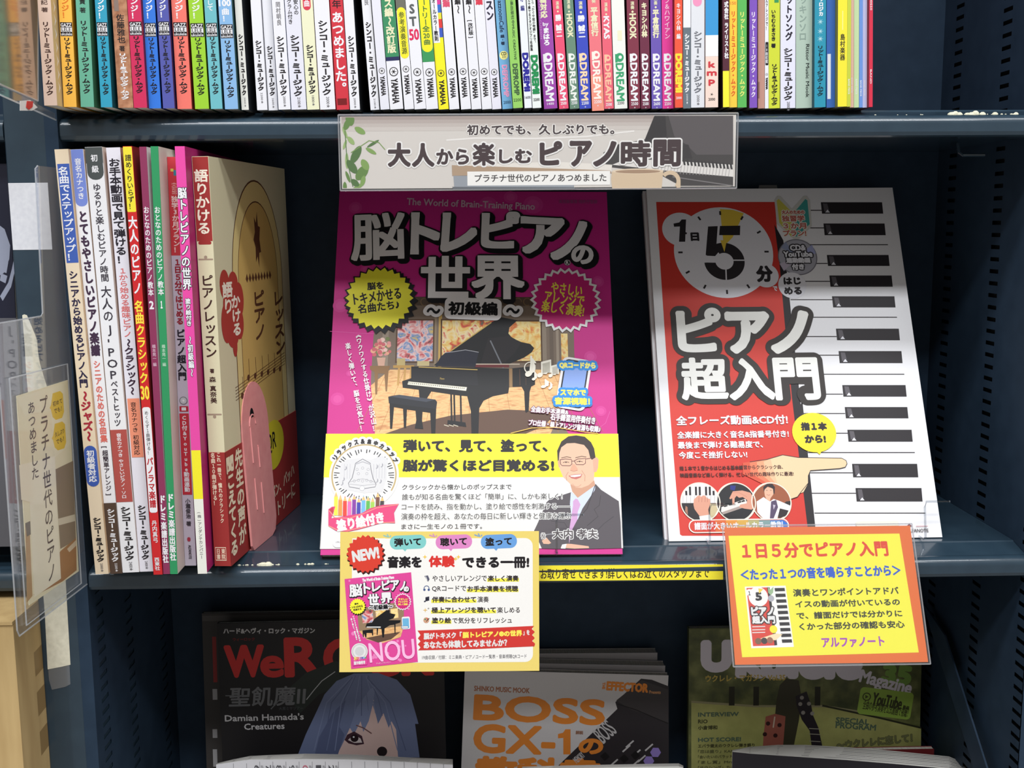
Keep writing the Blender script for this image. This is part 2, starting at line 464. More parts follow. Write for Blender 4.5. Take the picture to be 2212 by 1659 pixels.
class Spine:
    def __init__(s, pr, w, ox, oy, k, xfun):
        s.pr, s.w, s.oy, s.k, s.ox, s.xf = pr, w, oy, k, ox, xfun
    def v(s, y):
        py = s.oy+y/s.k
        return s.pr.pl.uv(s.xf(py), py)[1]
    def band(s, y0, y1, mat, x0=0.0, x1=1.0, r=0.0):
        a, b = s.v(y0), s.v(y1); u0, u1 = s.w*x0+1e-5, s.w*x1-1e-5
        if r <= 0:
            s.pr.raw([(u0, b), (u1, b), (u1, a), (u0, a)], mat); return
        R = min((u1-u0)/2, abs(a-b)/2)*r; P = []
        for cx, cy, a0 in ((u1-R, a-R, 0), (u0+R, a-R, 90), (u0+R, b+R, 180), (u1-R, b+R, 270)):
            for q in range(5):
                g = math.radians(a0+22.5*q); P.append((cx+R*math.cos(g), cy+R*math.sin(g)))
        s.pr.raw(P, mat)
    def vt(s, t, y0, y1, mat, b=0.0, w=.72, cx=.5, ol=None):
        a, bb = s.v(y0), s.v(y1); u = s.w*cx; q = .0003
        s.pr.vcells(t, (u, a), (u, bb), s.w*w, mat, b*q, (ol[0], ol[1]*q) if ol else None)
    def rt(s, t, y0, y1, mat, b=0.0, w=.5, cx=.5):
        V, T = glyph(t, 2); q = bbox(V); a, bb = s.v(y0), s.v(y1)
        x = (V[:, 0]-q[0])/(q[2]-q[0]); d = (V[:, 1]-q[1])/(q[3]-q[1])-.5
        s.pr.put(np.column_stack([s.w*cx+d*s.w*w, a+(bb-a)*x]), T, mat, b*.0003, 5)
    def ht(s, t, y0, y1, mat, b=0.0, w=.8, cx=.5):
        V, T = glyph(t, 2); q = bbox(V); a, bb = s.v(y0), s.v(y1)
        x = (V[:, 0]-q[0])/(q[2]-q[0])-.5; d = (V[:, 1]-q[1])/(q[3]-q[1])
        s.pr.put(np.column_stack([s.w*cx+x*s.w*w, bb+(a-bb)*d]), T, mat, b*.0003, 5)
    def dot(s, y, r, mat, cx=.5, ring=None):
        v = s.v(y); n = 20; R = r*s.w
        s.pr.raw([(s.w*cx+R*math.cos(2*math.pi*i/n), v+R*math.sin(2*math.pi*i/n)) for i in range(n)], mat)
        if ring: s.dot(y, r*.82, ring, cx)
    def spark(s, y, r, mat, n=6, cx=.5):
        v = s.v(y); R = r*s.w; P = []
        for i in range(2*n):
            g = math.pi*i/n; q = R if i % 2 == 0 else R*.25
            P.append((s.w*cx+q*math.cos(g), v+q*math.sin(g)))
        s.pr.raw(P, mat)
K = c(28, 24, 28); WH = c(236, 236, 240); GR = c(110, 108, 112); RED = c(205, 40, 55); BRN = c(70, 45, 40)
RITT = 'リットーミュージック・ムック'; SINK = 'シンコー・ミュージック'
def op(s, o):
    k = o[0]
    if k == 'v': s.vt(o[1], o[2], o[3], o[4], *(o[5:]))
    elif k == 'r': s.rt(o[1], o[2], o[3], o[4], *(o[5:]))
    elif k == 'h': s.ht(o[1], o[2], o[3], o[4], *(o[5:]))
    elif k == 'b': s.band(o[1], o[2], o[3], *(o[4:]))
    elif k == 'R': s.vt(RITT, o[1], o[2], o[3] if len(o) > 3 else K, .6, .62)
    elif k == 'S': s.vt(SINK, o[1], o[2], o[3] if len(o) > 3 else K, .8, .66, .5)
    elif k == 'P': s.rt(o[1]+'★', o[2], o[3], o[4] if len(o) > 4 else GR, 0, .24, .55)
    elif k == 'G':
        y = o[1]; s.band(y, y+118, K, .04, .98); s.ht('GAZZ', y+8, y+38, WH, .25, .82); s.band(y+44, y+82, WH, .08, .94)
        s.ht('LELE', y+48, y+78, K, .25, .7); s.ht('ukulele', y+88, y+112, WH, .1, .86)
    elif k == 'Y':
        y = o[1]; s.dot(y, .34, K, .5, WH if len(o) < 3 else o[2]); s.spark(y, .27, K); s.rt('YAMAHA', y+(46 if len(o) < 4 else o[3]*.22), y+(230 if len(o) < 4 else o[3]), K, .55, .5)
    elif k == 'D':
        y, m = o[1], o[2]; s.dot(y+30, .34, m, .5); s.band(y, y+30, m, .16, .5); s.band(y+20, y+72, m, .16, .34)
        s.dot(y+28, .13, o[3], .56); s.rt('DREAM', y+80, y+400, m, .9, .58)
    elif k == 'N':
        s.ht(o[1], o[2], o[2]+26, o[3], .15, .62); s.spark(o[2]+46, .1, o[3], 5)

W_ = c(234, 234, 240)
def T_(k): return c(*k)
rows = []
def grp(ox, oy, k, lst):
    for r in lst: rows.append((ox, oy, k)+r)
YL = c(240, 225, 60); CRM = c(232, 228, 190)
# x at top, width at top, x at bottom, width at bottom, y of the foot, spine, side, label, print
grp(0, 0, 3.95, [
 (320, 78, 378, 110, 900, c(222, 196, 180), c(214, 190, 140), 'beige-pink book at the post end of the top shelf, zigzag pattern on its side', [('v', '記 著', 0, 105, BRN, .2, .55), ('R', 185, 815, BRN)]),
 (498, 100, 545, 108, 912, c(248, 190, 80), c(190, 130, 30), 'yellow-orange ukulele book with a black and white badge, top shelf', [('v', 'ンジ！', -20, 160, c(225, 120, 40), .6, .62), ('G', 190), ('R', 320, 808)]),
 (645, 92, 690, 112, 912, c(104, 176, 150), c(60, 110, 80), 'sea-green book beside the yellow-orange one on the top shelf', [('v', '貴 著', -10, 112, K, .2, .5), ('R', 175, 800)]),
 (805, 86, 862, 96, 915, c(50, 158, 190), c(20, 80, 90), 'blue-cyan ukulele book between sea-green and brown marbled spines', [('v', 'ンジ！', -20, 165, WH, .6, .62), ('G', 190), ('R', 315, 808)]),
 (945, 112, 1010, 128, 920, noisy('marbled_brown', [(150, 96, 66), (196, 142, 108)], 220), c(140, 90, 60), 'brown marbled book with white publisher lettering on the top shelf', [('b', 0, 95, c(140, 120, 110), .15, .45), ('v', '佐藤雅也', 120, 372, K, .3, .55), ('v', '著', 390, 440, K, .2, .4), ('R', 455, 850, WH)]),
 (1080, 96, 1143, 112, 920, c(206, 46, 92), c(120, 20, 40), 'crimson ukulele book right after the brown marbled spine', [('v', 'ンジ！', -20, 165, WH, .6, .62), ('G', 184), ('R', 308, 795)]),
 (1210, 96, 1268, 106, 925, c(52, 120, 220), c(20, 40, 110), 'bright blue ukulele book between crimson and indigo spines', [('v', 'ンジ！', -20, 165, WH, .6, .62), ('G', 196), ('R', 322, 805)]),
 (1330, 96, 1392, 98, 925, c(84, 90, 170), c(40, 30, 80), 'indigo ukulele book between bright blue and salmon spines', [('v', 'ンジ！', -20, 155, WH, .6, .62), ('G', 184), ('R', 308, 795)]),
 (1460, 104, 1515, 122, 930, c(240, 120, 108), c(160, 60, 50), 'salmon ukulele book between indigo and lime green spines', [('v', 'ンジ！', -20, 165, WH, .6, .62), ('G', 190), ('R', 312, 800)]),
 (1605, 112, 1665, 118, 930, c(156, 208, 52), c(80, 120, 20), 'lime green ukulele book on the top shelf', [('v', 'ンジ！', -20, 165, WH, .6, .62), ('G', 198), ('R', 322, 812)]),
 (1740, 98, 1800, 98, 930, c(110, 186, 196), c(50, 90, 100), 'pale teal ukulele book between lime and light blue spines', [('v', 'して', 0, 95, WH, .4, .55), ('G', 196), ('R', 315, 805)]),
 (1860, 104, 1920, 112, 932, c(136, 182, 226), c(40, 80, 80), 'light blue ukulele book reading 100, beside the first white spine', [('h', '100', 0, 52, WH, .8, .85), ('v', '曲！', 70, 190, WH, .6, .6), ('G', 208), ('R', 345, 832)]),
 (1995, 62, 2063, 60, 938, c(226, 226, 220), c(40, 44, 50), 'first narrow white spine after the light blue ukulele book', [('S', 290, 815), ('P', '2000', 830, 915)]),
])
grp(540, 0, 3.95, [
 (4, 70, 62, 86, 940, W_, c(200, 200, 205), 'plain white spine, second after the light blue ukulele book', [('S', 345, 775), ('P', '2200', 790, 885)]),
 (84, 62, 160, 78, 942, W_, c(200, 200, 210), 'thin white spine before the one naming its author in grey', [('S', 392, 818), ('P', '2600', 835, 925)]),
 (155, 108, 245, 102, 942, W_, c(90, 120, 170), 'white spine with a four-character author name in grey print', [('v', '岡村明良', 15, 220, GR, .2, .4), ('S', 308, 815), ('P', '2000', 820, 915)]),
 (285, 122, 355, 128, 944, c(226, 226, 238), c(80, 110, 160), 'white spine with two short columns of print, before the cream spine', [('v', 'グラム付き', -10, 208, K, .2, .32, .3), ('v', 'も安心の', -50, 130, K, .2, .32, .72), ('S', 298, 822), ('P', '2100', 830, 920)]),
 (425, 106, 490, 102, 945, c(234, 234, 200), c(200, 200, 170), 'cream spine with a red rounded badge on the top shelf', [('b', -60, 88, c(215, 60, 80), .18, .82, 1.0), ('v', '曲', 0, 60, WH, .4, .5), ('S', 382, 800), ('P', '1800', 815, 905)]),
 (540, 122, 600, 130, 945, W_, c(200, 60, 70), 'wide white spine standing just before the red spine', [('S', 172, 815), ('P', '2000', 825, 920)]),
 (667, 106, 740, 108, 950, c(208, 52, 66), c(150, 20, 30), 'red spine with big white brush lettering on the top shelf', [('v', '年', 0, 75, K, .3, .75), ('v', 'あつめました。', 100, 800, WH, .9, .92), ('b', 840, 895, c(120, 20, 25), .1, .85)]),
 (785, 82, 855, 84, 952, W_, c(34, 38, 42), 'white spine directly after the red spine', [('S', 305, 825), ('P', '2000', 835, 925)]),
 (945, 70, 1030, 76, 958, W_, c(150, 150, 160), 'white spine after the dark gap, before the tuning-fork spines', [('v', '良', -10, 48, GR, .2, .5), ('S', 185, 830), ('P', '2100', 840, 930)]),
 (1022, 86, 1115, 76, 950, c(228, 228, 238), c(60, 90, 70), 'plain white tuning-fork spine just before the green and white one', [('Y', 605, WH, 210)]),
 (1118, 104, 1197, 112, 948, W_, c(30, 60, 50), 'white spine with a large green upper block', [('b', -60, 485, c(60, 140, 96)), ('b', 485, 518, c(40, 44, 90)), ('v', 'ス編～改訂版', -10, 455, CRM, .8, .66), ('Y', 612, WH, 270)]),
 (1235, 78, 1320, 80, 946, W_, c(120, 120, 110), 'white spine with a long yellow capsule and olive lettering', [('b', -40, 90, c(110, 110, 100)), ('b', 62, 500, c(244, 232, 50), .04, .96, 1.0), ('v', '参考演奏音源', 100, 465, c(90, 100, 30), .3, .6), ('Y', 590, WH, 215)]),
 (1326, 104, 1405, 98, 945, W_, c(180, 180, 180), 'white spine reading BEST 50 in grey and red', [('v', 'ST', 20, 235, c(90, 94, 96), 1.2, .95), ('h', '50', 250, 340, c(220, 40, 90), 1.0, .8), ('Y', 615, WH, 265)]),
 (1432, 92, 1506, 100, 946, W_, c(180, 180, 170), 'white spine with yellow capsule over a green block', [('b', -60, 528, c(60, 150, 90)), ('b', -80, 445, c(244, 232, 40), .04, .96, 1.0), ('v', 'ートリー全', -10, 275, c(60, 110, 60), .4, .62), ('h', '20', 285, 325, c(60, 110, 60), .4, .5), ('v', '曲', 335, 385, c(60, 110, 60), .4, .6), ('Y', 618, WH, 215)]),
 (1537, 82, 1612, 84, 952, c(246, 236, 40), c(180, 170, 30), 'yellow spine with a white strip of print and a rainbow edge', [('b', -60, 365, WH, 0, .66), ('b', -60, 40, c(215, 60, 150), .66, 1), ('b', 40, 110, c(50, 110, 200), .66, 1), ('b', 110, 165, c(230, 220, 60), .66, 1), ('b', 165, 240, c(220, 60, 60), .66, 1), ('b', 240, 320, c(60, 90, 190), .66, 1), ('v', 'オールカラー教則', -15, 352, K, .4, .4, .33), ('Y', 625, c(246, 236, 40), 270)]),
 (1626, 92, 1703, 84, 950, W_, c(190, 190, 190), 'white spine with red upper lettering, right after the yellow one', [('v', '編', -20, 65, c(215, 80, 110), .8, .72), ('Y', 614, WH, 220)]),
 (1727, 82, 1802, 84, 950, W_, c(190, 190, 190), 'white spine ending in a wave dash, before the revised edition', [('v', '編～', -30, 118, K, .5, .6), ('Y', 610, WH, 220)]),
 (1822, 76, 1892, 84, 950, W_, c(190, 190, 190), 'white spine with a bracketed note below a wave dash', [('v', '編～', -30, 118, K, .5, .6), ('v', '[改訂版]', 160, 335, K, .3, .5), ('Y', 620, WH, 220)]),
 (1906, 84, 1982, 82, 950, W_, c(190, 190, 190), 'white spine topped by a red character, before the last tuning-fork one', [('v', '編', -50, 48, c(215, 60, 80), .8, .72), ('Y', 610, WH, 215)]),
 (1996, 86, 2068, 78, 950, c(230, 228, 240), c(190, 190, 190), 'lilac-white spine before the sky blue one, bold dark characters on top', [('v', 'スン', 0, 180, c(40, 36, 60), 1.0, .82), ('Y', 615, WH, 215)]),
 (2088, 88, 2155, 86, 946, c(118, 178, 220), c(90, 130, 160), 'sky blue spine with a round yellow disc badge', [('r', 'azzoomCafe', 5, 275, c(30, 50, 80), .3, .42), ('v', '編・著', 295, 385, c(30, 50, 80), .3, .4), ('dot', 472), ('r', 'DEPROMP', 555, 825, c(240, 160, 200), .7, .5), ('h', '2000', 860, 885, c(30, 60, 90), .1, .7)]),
])
PK = c(232, 84, 118); PK2 = c(235, 120, 130); MAR = c(128, 52, 72)
grp(1060, 0, 3.95, [
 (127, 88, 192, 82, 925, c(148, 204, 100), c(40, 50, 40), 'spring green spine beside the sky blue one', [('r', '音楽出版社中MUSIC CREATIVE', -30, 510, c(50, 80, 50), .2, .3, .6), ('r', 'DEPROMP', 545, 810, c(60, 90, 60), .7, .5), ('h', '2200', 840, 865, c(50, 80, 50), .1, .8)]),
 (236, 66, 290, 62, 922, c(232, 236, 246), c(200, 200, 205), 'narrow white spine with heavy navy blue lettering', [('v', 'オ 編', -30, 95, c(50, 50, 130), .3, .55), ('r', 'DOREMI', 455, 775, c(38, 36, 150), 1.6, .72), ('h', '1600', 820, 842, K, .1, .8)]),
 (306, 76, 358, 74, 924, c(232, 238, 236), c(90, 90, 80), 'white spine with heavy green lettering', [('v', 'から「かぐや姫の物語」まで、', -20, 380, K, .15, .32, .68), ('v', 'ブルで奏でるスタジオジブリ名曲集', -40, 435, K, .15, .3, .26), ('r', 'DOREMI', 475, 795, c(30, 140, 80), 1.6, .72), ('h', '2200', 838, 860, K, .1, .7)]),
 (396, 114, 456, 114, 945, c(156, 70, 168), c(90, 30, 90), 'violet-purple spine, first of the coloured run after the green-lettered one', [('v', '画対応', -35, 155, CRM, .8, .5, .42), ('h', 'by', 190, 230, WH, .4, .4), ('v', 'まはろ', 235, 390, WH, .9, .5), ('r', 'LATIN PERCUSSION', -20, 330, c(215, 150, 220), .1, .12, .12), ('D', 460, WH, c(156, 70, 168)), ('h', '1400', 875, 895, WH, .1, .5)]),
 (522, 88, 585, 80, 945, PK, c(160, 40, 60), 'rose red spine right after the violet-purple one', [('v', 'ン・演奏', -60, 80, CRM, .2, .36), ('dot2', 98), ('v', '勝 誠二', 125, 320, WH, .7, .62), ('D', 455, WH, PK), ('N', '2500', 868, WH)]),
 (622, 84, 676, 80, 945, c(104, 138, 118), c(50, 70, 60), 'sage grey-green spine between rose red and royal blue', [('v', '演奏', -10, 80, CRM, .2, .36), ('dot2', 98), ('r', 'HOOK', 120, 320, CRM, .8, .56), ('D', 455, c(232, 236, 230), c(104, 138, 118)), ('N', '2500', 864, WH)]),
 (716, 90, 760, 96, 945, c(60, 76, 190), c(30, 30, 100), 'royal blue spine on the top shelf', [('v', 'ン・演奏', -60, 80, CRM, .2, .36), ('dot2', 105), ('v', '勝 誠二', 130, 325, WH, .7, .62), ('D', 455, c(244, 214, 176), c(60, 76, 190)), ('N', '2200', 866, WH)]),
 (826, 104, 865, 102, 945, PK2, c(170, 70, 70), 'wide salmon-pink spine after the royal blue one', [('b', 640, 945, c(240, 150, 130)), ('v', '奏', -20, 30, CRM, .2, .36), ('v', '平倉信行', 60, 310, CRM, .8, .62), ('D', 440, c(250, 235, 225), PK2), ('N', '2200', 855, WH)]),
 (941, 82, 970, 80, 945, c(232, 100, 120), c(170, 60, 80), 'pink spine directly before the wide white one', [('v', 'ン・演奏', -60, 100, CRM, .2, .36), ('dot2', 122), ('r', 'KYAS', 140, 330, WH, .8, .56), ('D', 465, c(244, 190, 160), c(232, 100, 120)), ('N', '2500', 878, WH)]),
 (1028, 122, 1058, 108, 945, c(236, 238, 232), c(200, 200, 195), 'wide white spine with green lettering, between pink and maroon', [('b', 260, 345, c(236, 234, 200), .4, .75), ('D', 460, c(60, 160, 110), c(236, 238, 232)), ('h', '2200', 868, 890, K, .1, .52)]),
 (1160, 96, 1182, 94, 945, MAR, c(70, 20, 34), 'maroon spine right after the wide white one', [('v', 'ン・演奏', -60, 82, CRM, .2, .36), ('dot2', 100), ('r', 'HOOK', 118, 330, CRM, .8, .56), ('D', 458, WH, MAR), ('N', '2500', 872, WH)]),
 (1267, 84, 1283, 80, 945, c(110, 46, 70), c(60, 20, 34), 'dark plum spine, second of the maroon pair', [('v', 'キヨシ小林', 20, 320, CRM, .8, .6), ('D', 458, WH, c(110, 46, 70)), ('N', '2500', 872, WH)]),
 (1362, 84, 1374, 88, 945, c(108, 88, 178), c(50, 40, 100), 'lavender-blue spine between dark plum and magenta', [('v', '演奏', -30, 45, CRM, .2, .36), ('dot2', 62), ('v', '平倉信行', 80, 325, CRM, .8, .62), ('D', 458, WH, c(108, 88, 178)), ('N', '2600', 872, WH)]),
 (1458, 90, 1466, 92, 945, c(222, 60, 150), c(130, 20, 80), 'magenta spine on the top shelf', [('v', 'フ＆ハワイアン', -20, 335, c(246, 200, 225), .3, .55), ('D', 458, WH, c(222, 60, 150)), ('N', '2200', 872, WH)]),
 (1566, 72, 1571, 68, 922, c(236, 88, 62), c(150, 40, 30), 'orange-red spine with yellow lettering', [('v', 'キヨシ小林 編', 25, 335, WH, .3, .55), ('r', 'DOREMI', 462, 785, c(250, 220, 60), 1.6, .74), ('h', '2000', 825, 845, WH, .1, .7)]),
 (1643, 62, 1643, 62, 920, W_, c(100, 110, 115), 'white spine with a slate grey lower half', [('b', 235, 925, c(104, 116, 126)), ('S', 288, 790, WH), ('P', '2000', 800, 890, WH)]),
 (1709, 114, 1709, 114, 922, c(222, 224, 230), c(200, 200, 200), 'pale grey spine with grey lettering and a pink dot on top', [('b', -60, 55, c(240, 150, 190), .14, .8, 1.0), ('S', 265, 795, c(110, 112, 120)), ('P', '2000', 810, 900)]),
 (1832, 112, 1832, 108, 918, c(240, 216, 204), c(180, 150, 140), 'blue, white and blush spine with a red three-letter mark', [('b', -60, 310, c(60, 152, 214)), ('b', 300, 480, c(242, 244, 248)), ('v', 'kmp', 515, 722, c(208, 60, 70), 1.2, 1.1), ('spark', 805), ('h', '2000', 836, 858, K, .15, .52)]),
])
grp(1560, 0, 3.393, [
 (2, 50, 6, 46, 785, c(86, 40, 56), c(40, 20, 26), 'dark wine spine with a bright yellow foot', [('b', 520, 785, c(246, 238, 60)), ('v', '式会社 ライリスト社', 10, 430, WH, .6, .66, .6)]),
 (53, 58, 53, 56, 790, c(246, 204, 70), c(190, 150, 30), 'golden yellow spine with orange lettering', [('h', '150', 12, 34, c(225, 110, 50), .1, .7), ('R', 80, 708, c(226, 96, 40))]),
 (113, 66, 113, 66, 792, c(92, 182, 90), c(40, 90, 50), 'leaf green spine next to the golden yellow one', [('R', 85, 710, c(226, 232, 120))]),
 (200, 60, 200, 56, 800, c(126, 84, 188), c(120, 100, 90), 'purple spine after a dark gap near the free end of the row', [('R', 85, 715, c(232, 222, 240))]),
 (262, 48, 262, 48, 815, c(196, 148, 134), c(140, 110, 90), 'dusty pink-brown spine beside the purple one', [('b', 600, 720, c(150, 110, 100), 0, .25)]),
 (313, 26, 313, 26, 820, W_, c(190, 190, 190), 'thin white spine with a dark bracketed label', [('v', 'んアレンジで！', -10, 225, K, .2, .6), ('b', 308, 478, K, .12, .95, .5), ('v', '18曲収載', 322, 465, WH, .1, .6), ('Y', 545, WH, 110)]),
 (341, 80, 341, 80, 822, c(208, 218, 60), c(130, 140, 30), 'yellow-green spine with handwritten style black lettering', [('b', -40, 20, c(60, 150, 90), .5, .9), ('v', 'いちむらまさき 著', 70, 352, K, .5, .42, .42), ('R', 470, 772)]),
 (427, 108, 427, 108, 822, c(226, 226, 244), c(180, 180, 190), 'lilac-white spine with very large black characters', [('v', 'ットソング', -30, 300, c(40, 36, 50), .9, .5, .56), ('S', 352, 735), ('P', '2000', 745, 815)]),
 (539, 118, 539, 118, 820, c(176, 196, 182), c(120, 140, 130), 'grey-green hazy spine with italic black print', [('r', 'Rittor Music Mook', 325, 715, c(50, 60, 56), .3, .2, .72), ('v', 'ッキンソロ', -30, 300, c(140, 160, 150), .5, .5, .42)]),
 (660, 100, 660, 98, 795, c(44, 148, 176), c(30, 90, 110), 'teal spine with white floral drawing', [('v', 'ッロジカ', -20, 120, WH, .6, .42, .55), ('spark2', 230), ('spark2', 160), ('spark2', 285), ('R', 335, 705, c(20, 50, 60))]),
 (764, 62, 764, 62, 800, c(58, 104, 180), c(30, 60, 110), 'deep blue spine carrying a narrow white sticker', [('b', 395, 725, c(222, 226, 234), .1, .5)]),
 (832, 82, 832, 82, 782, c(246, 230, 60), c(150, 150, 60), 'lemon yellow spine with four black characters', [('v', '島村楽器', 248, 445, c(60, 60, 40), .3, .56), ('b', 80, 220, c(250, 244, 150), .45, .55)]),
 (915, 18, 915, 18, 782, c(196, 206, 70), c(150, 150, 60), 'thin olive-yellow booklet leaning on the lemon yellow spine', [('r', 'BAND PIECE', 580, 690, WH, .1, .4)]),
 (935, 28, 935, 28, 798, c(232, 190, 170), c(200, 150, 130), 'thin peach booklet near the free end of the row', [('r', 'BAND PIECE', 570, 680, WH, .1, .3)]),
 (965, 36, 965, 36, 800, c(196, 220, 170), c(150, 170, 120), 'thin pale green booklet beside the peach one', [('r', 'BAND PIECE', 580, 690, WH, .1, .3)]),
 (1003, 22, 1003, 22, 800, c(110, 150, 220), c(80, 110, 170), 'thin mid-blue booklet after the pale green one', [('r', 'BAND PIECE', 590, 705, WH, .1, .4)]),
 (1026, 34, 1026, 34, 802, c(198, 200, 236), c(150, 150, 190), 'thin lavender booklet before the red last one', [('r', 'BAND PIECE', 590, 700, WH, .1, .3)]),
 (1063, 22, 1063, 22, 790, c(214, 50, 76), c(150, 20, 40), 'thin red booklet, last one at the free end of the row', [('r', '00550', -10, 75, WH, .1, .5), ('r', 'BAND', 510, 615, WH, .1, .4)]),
])
prevB = XL+.0012; prevT = XL+.0012
HB = .297
for (ox, oy, k, xt, wt, xb, wb, yb, col, side, label, ops) in rows:
    pxb, pyb = ox+xb/k, oy+yb/k
    Y = float(np.clip(at(pxb, pyb, 2, ZT)[1], -.034, .026))
    if pxb > 600: Y *= .35
    Bl = at(pxb, pyb, 1, Y); Br = at(ox+(xb+wb)/k, pyb, 1, Y); Tq = at(ox+xt/k, oy, 1, Y)
    slope = (Tq[0]-Bl[0])/(Tq[2]-ZT)
    x0 = max(Bl[0], prevB+.00015); x1 = max(Br[0], x0+.0025)
    tx = x0+slope*HB
    tx = max(tx, prevT+.00015)
    B = np.array((x0, Y, ZT)); Tl = np.array((tx, Y, ZT+HB))
    root, cv, pl, w, h, (a, bk, up) = slab('music_book', label, B, np.array((x1, Y, ZT)), Tl, min(.21, YB-.0015-Y), 0.0, col, side, hgt=HB, group='music books on the top shelf')
    prevB = B[0]+a[0]*w; prevT = Tl[0]+a[0]*w
    xf = lambda py, A=pxb, S=(ox+xt/k-pxb)/(oy-pyb), y0=pyb, hw=(wb+wt)/4/k: A+S*(py-y0)+hw
    sp = Spine(Print(cv, pl), w, ox, oy, k, xf)
    for o in ops:
        if o[0] == 'dot': sp.dot(472, .42, c(246, 240, 150)); sp.ht('CD', 445, 472, K, .3, .5); sp.ht('付き', 478, 496, K, .1, .36)
        elif o[0] == 'dot2': sp.dot(o[1], .1, CRM)
        elif o[0] == 'spark': sp.spark(o[1], .14, K, 5)
        elif o[0] == 'spark2': sp.spark(o[1], .3, c(170, 214, 226), 7)
        else: op(sp, o)
    if 'zigzag' in label:     # the zigzag on its visible side
        for i in range(34):
            z = .008+i*.0085
            V = [B+a*(w+3e-5)+bk*.004+up*z, B+a*(w+3e-5)+bk*.0075+up*(z+.004), B+a*(w+3e-5)+bk*.004+up*(z+.008), B+a*(w+3e-5)+bk*.0058+up*(z+.004)]
            cv.add(V, [(0, 1, 3), (1, 2, 3)], WH)
    cv.build('cover', root, B)

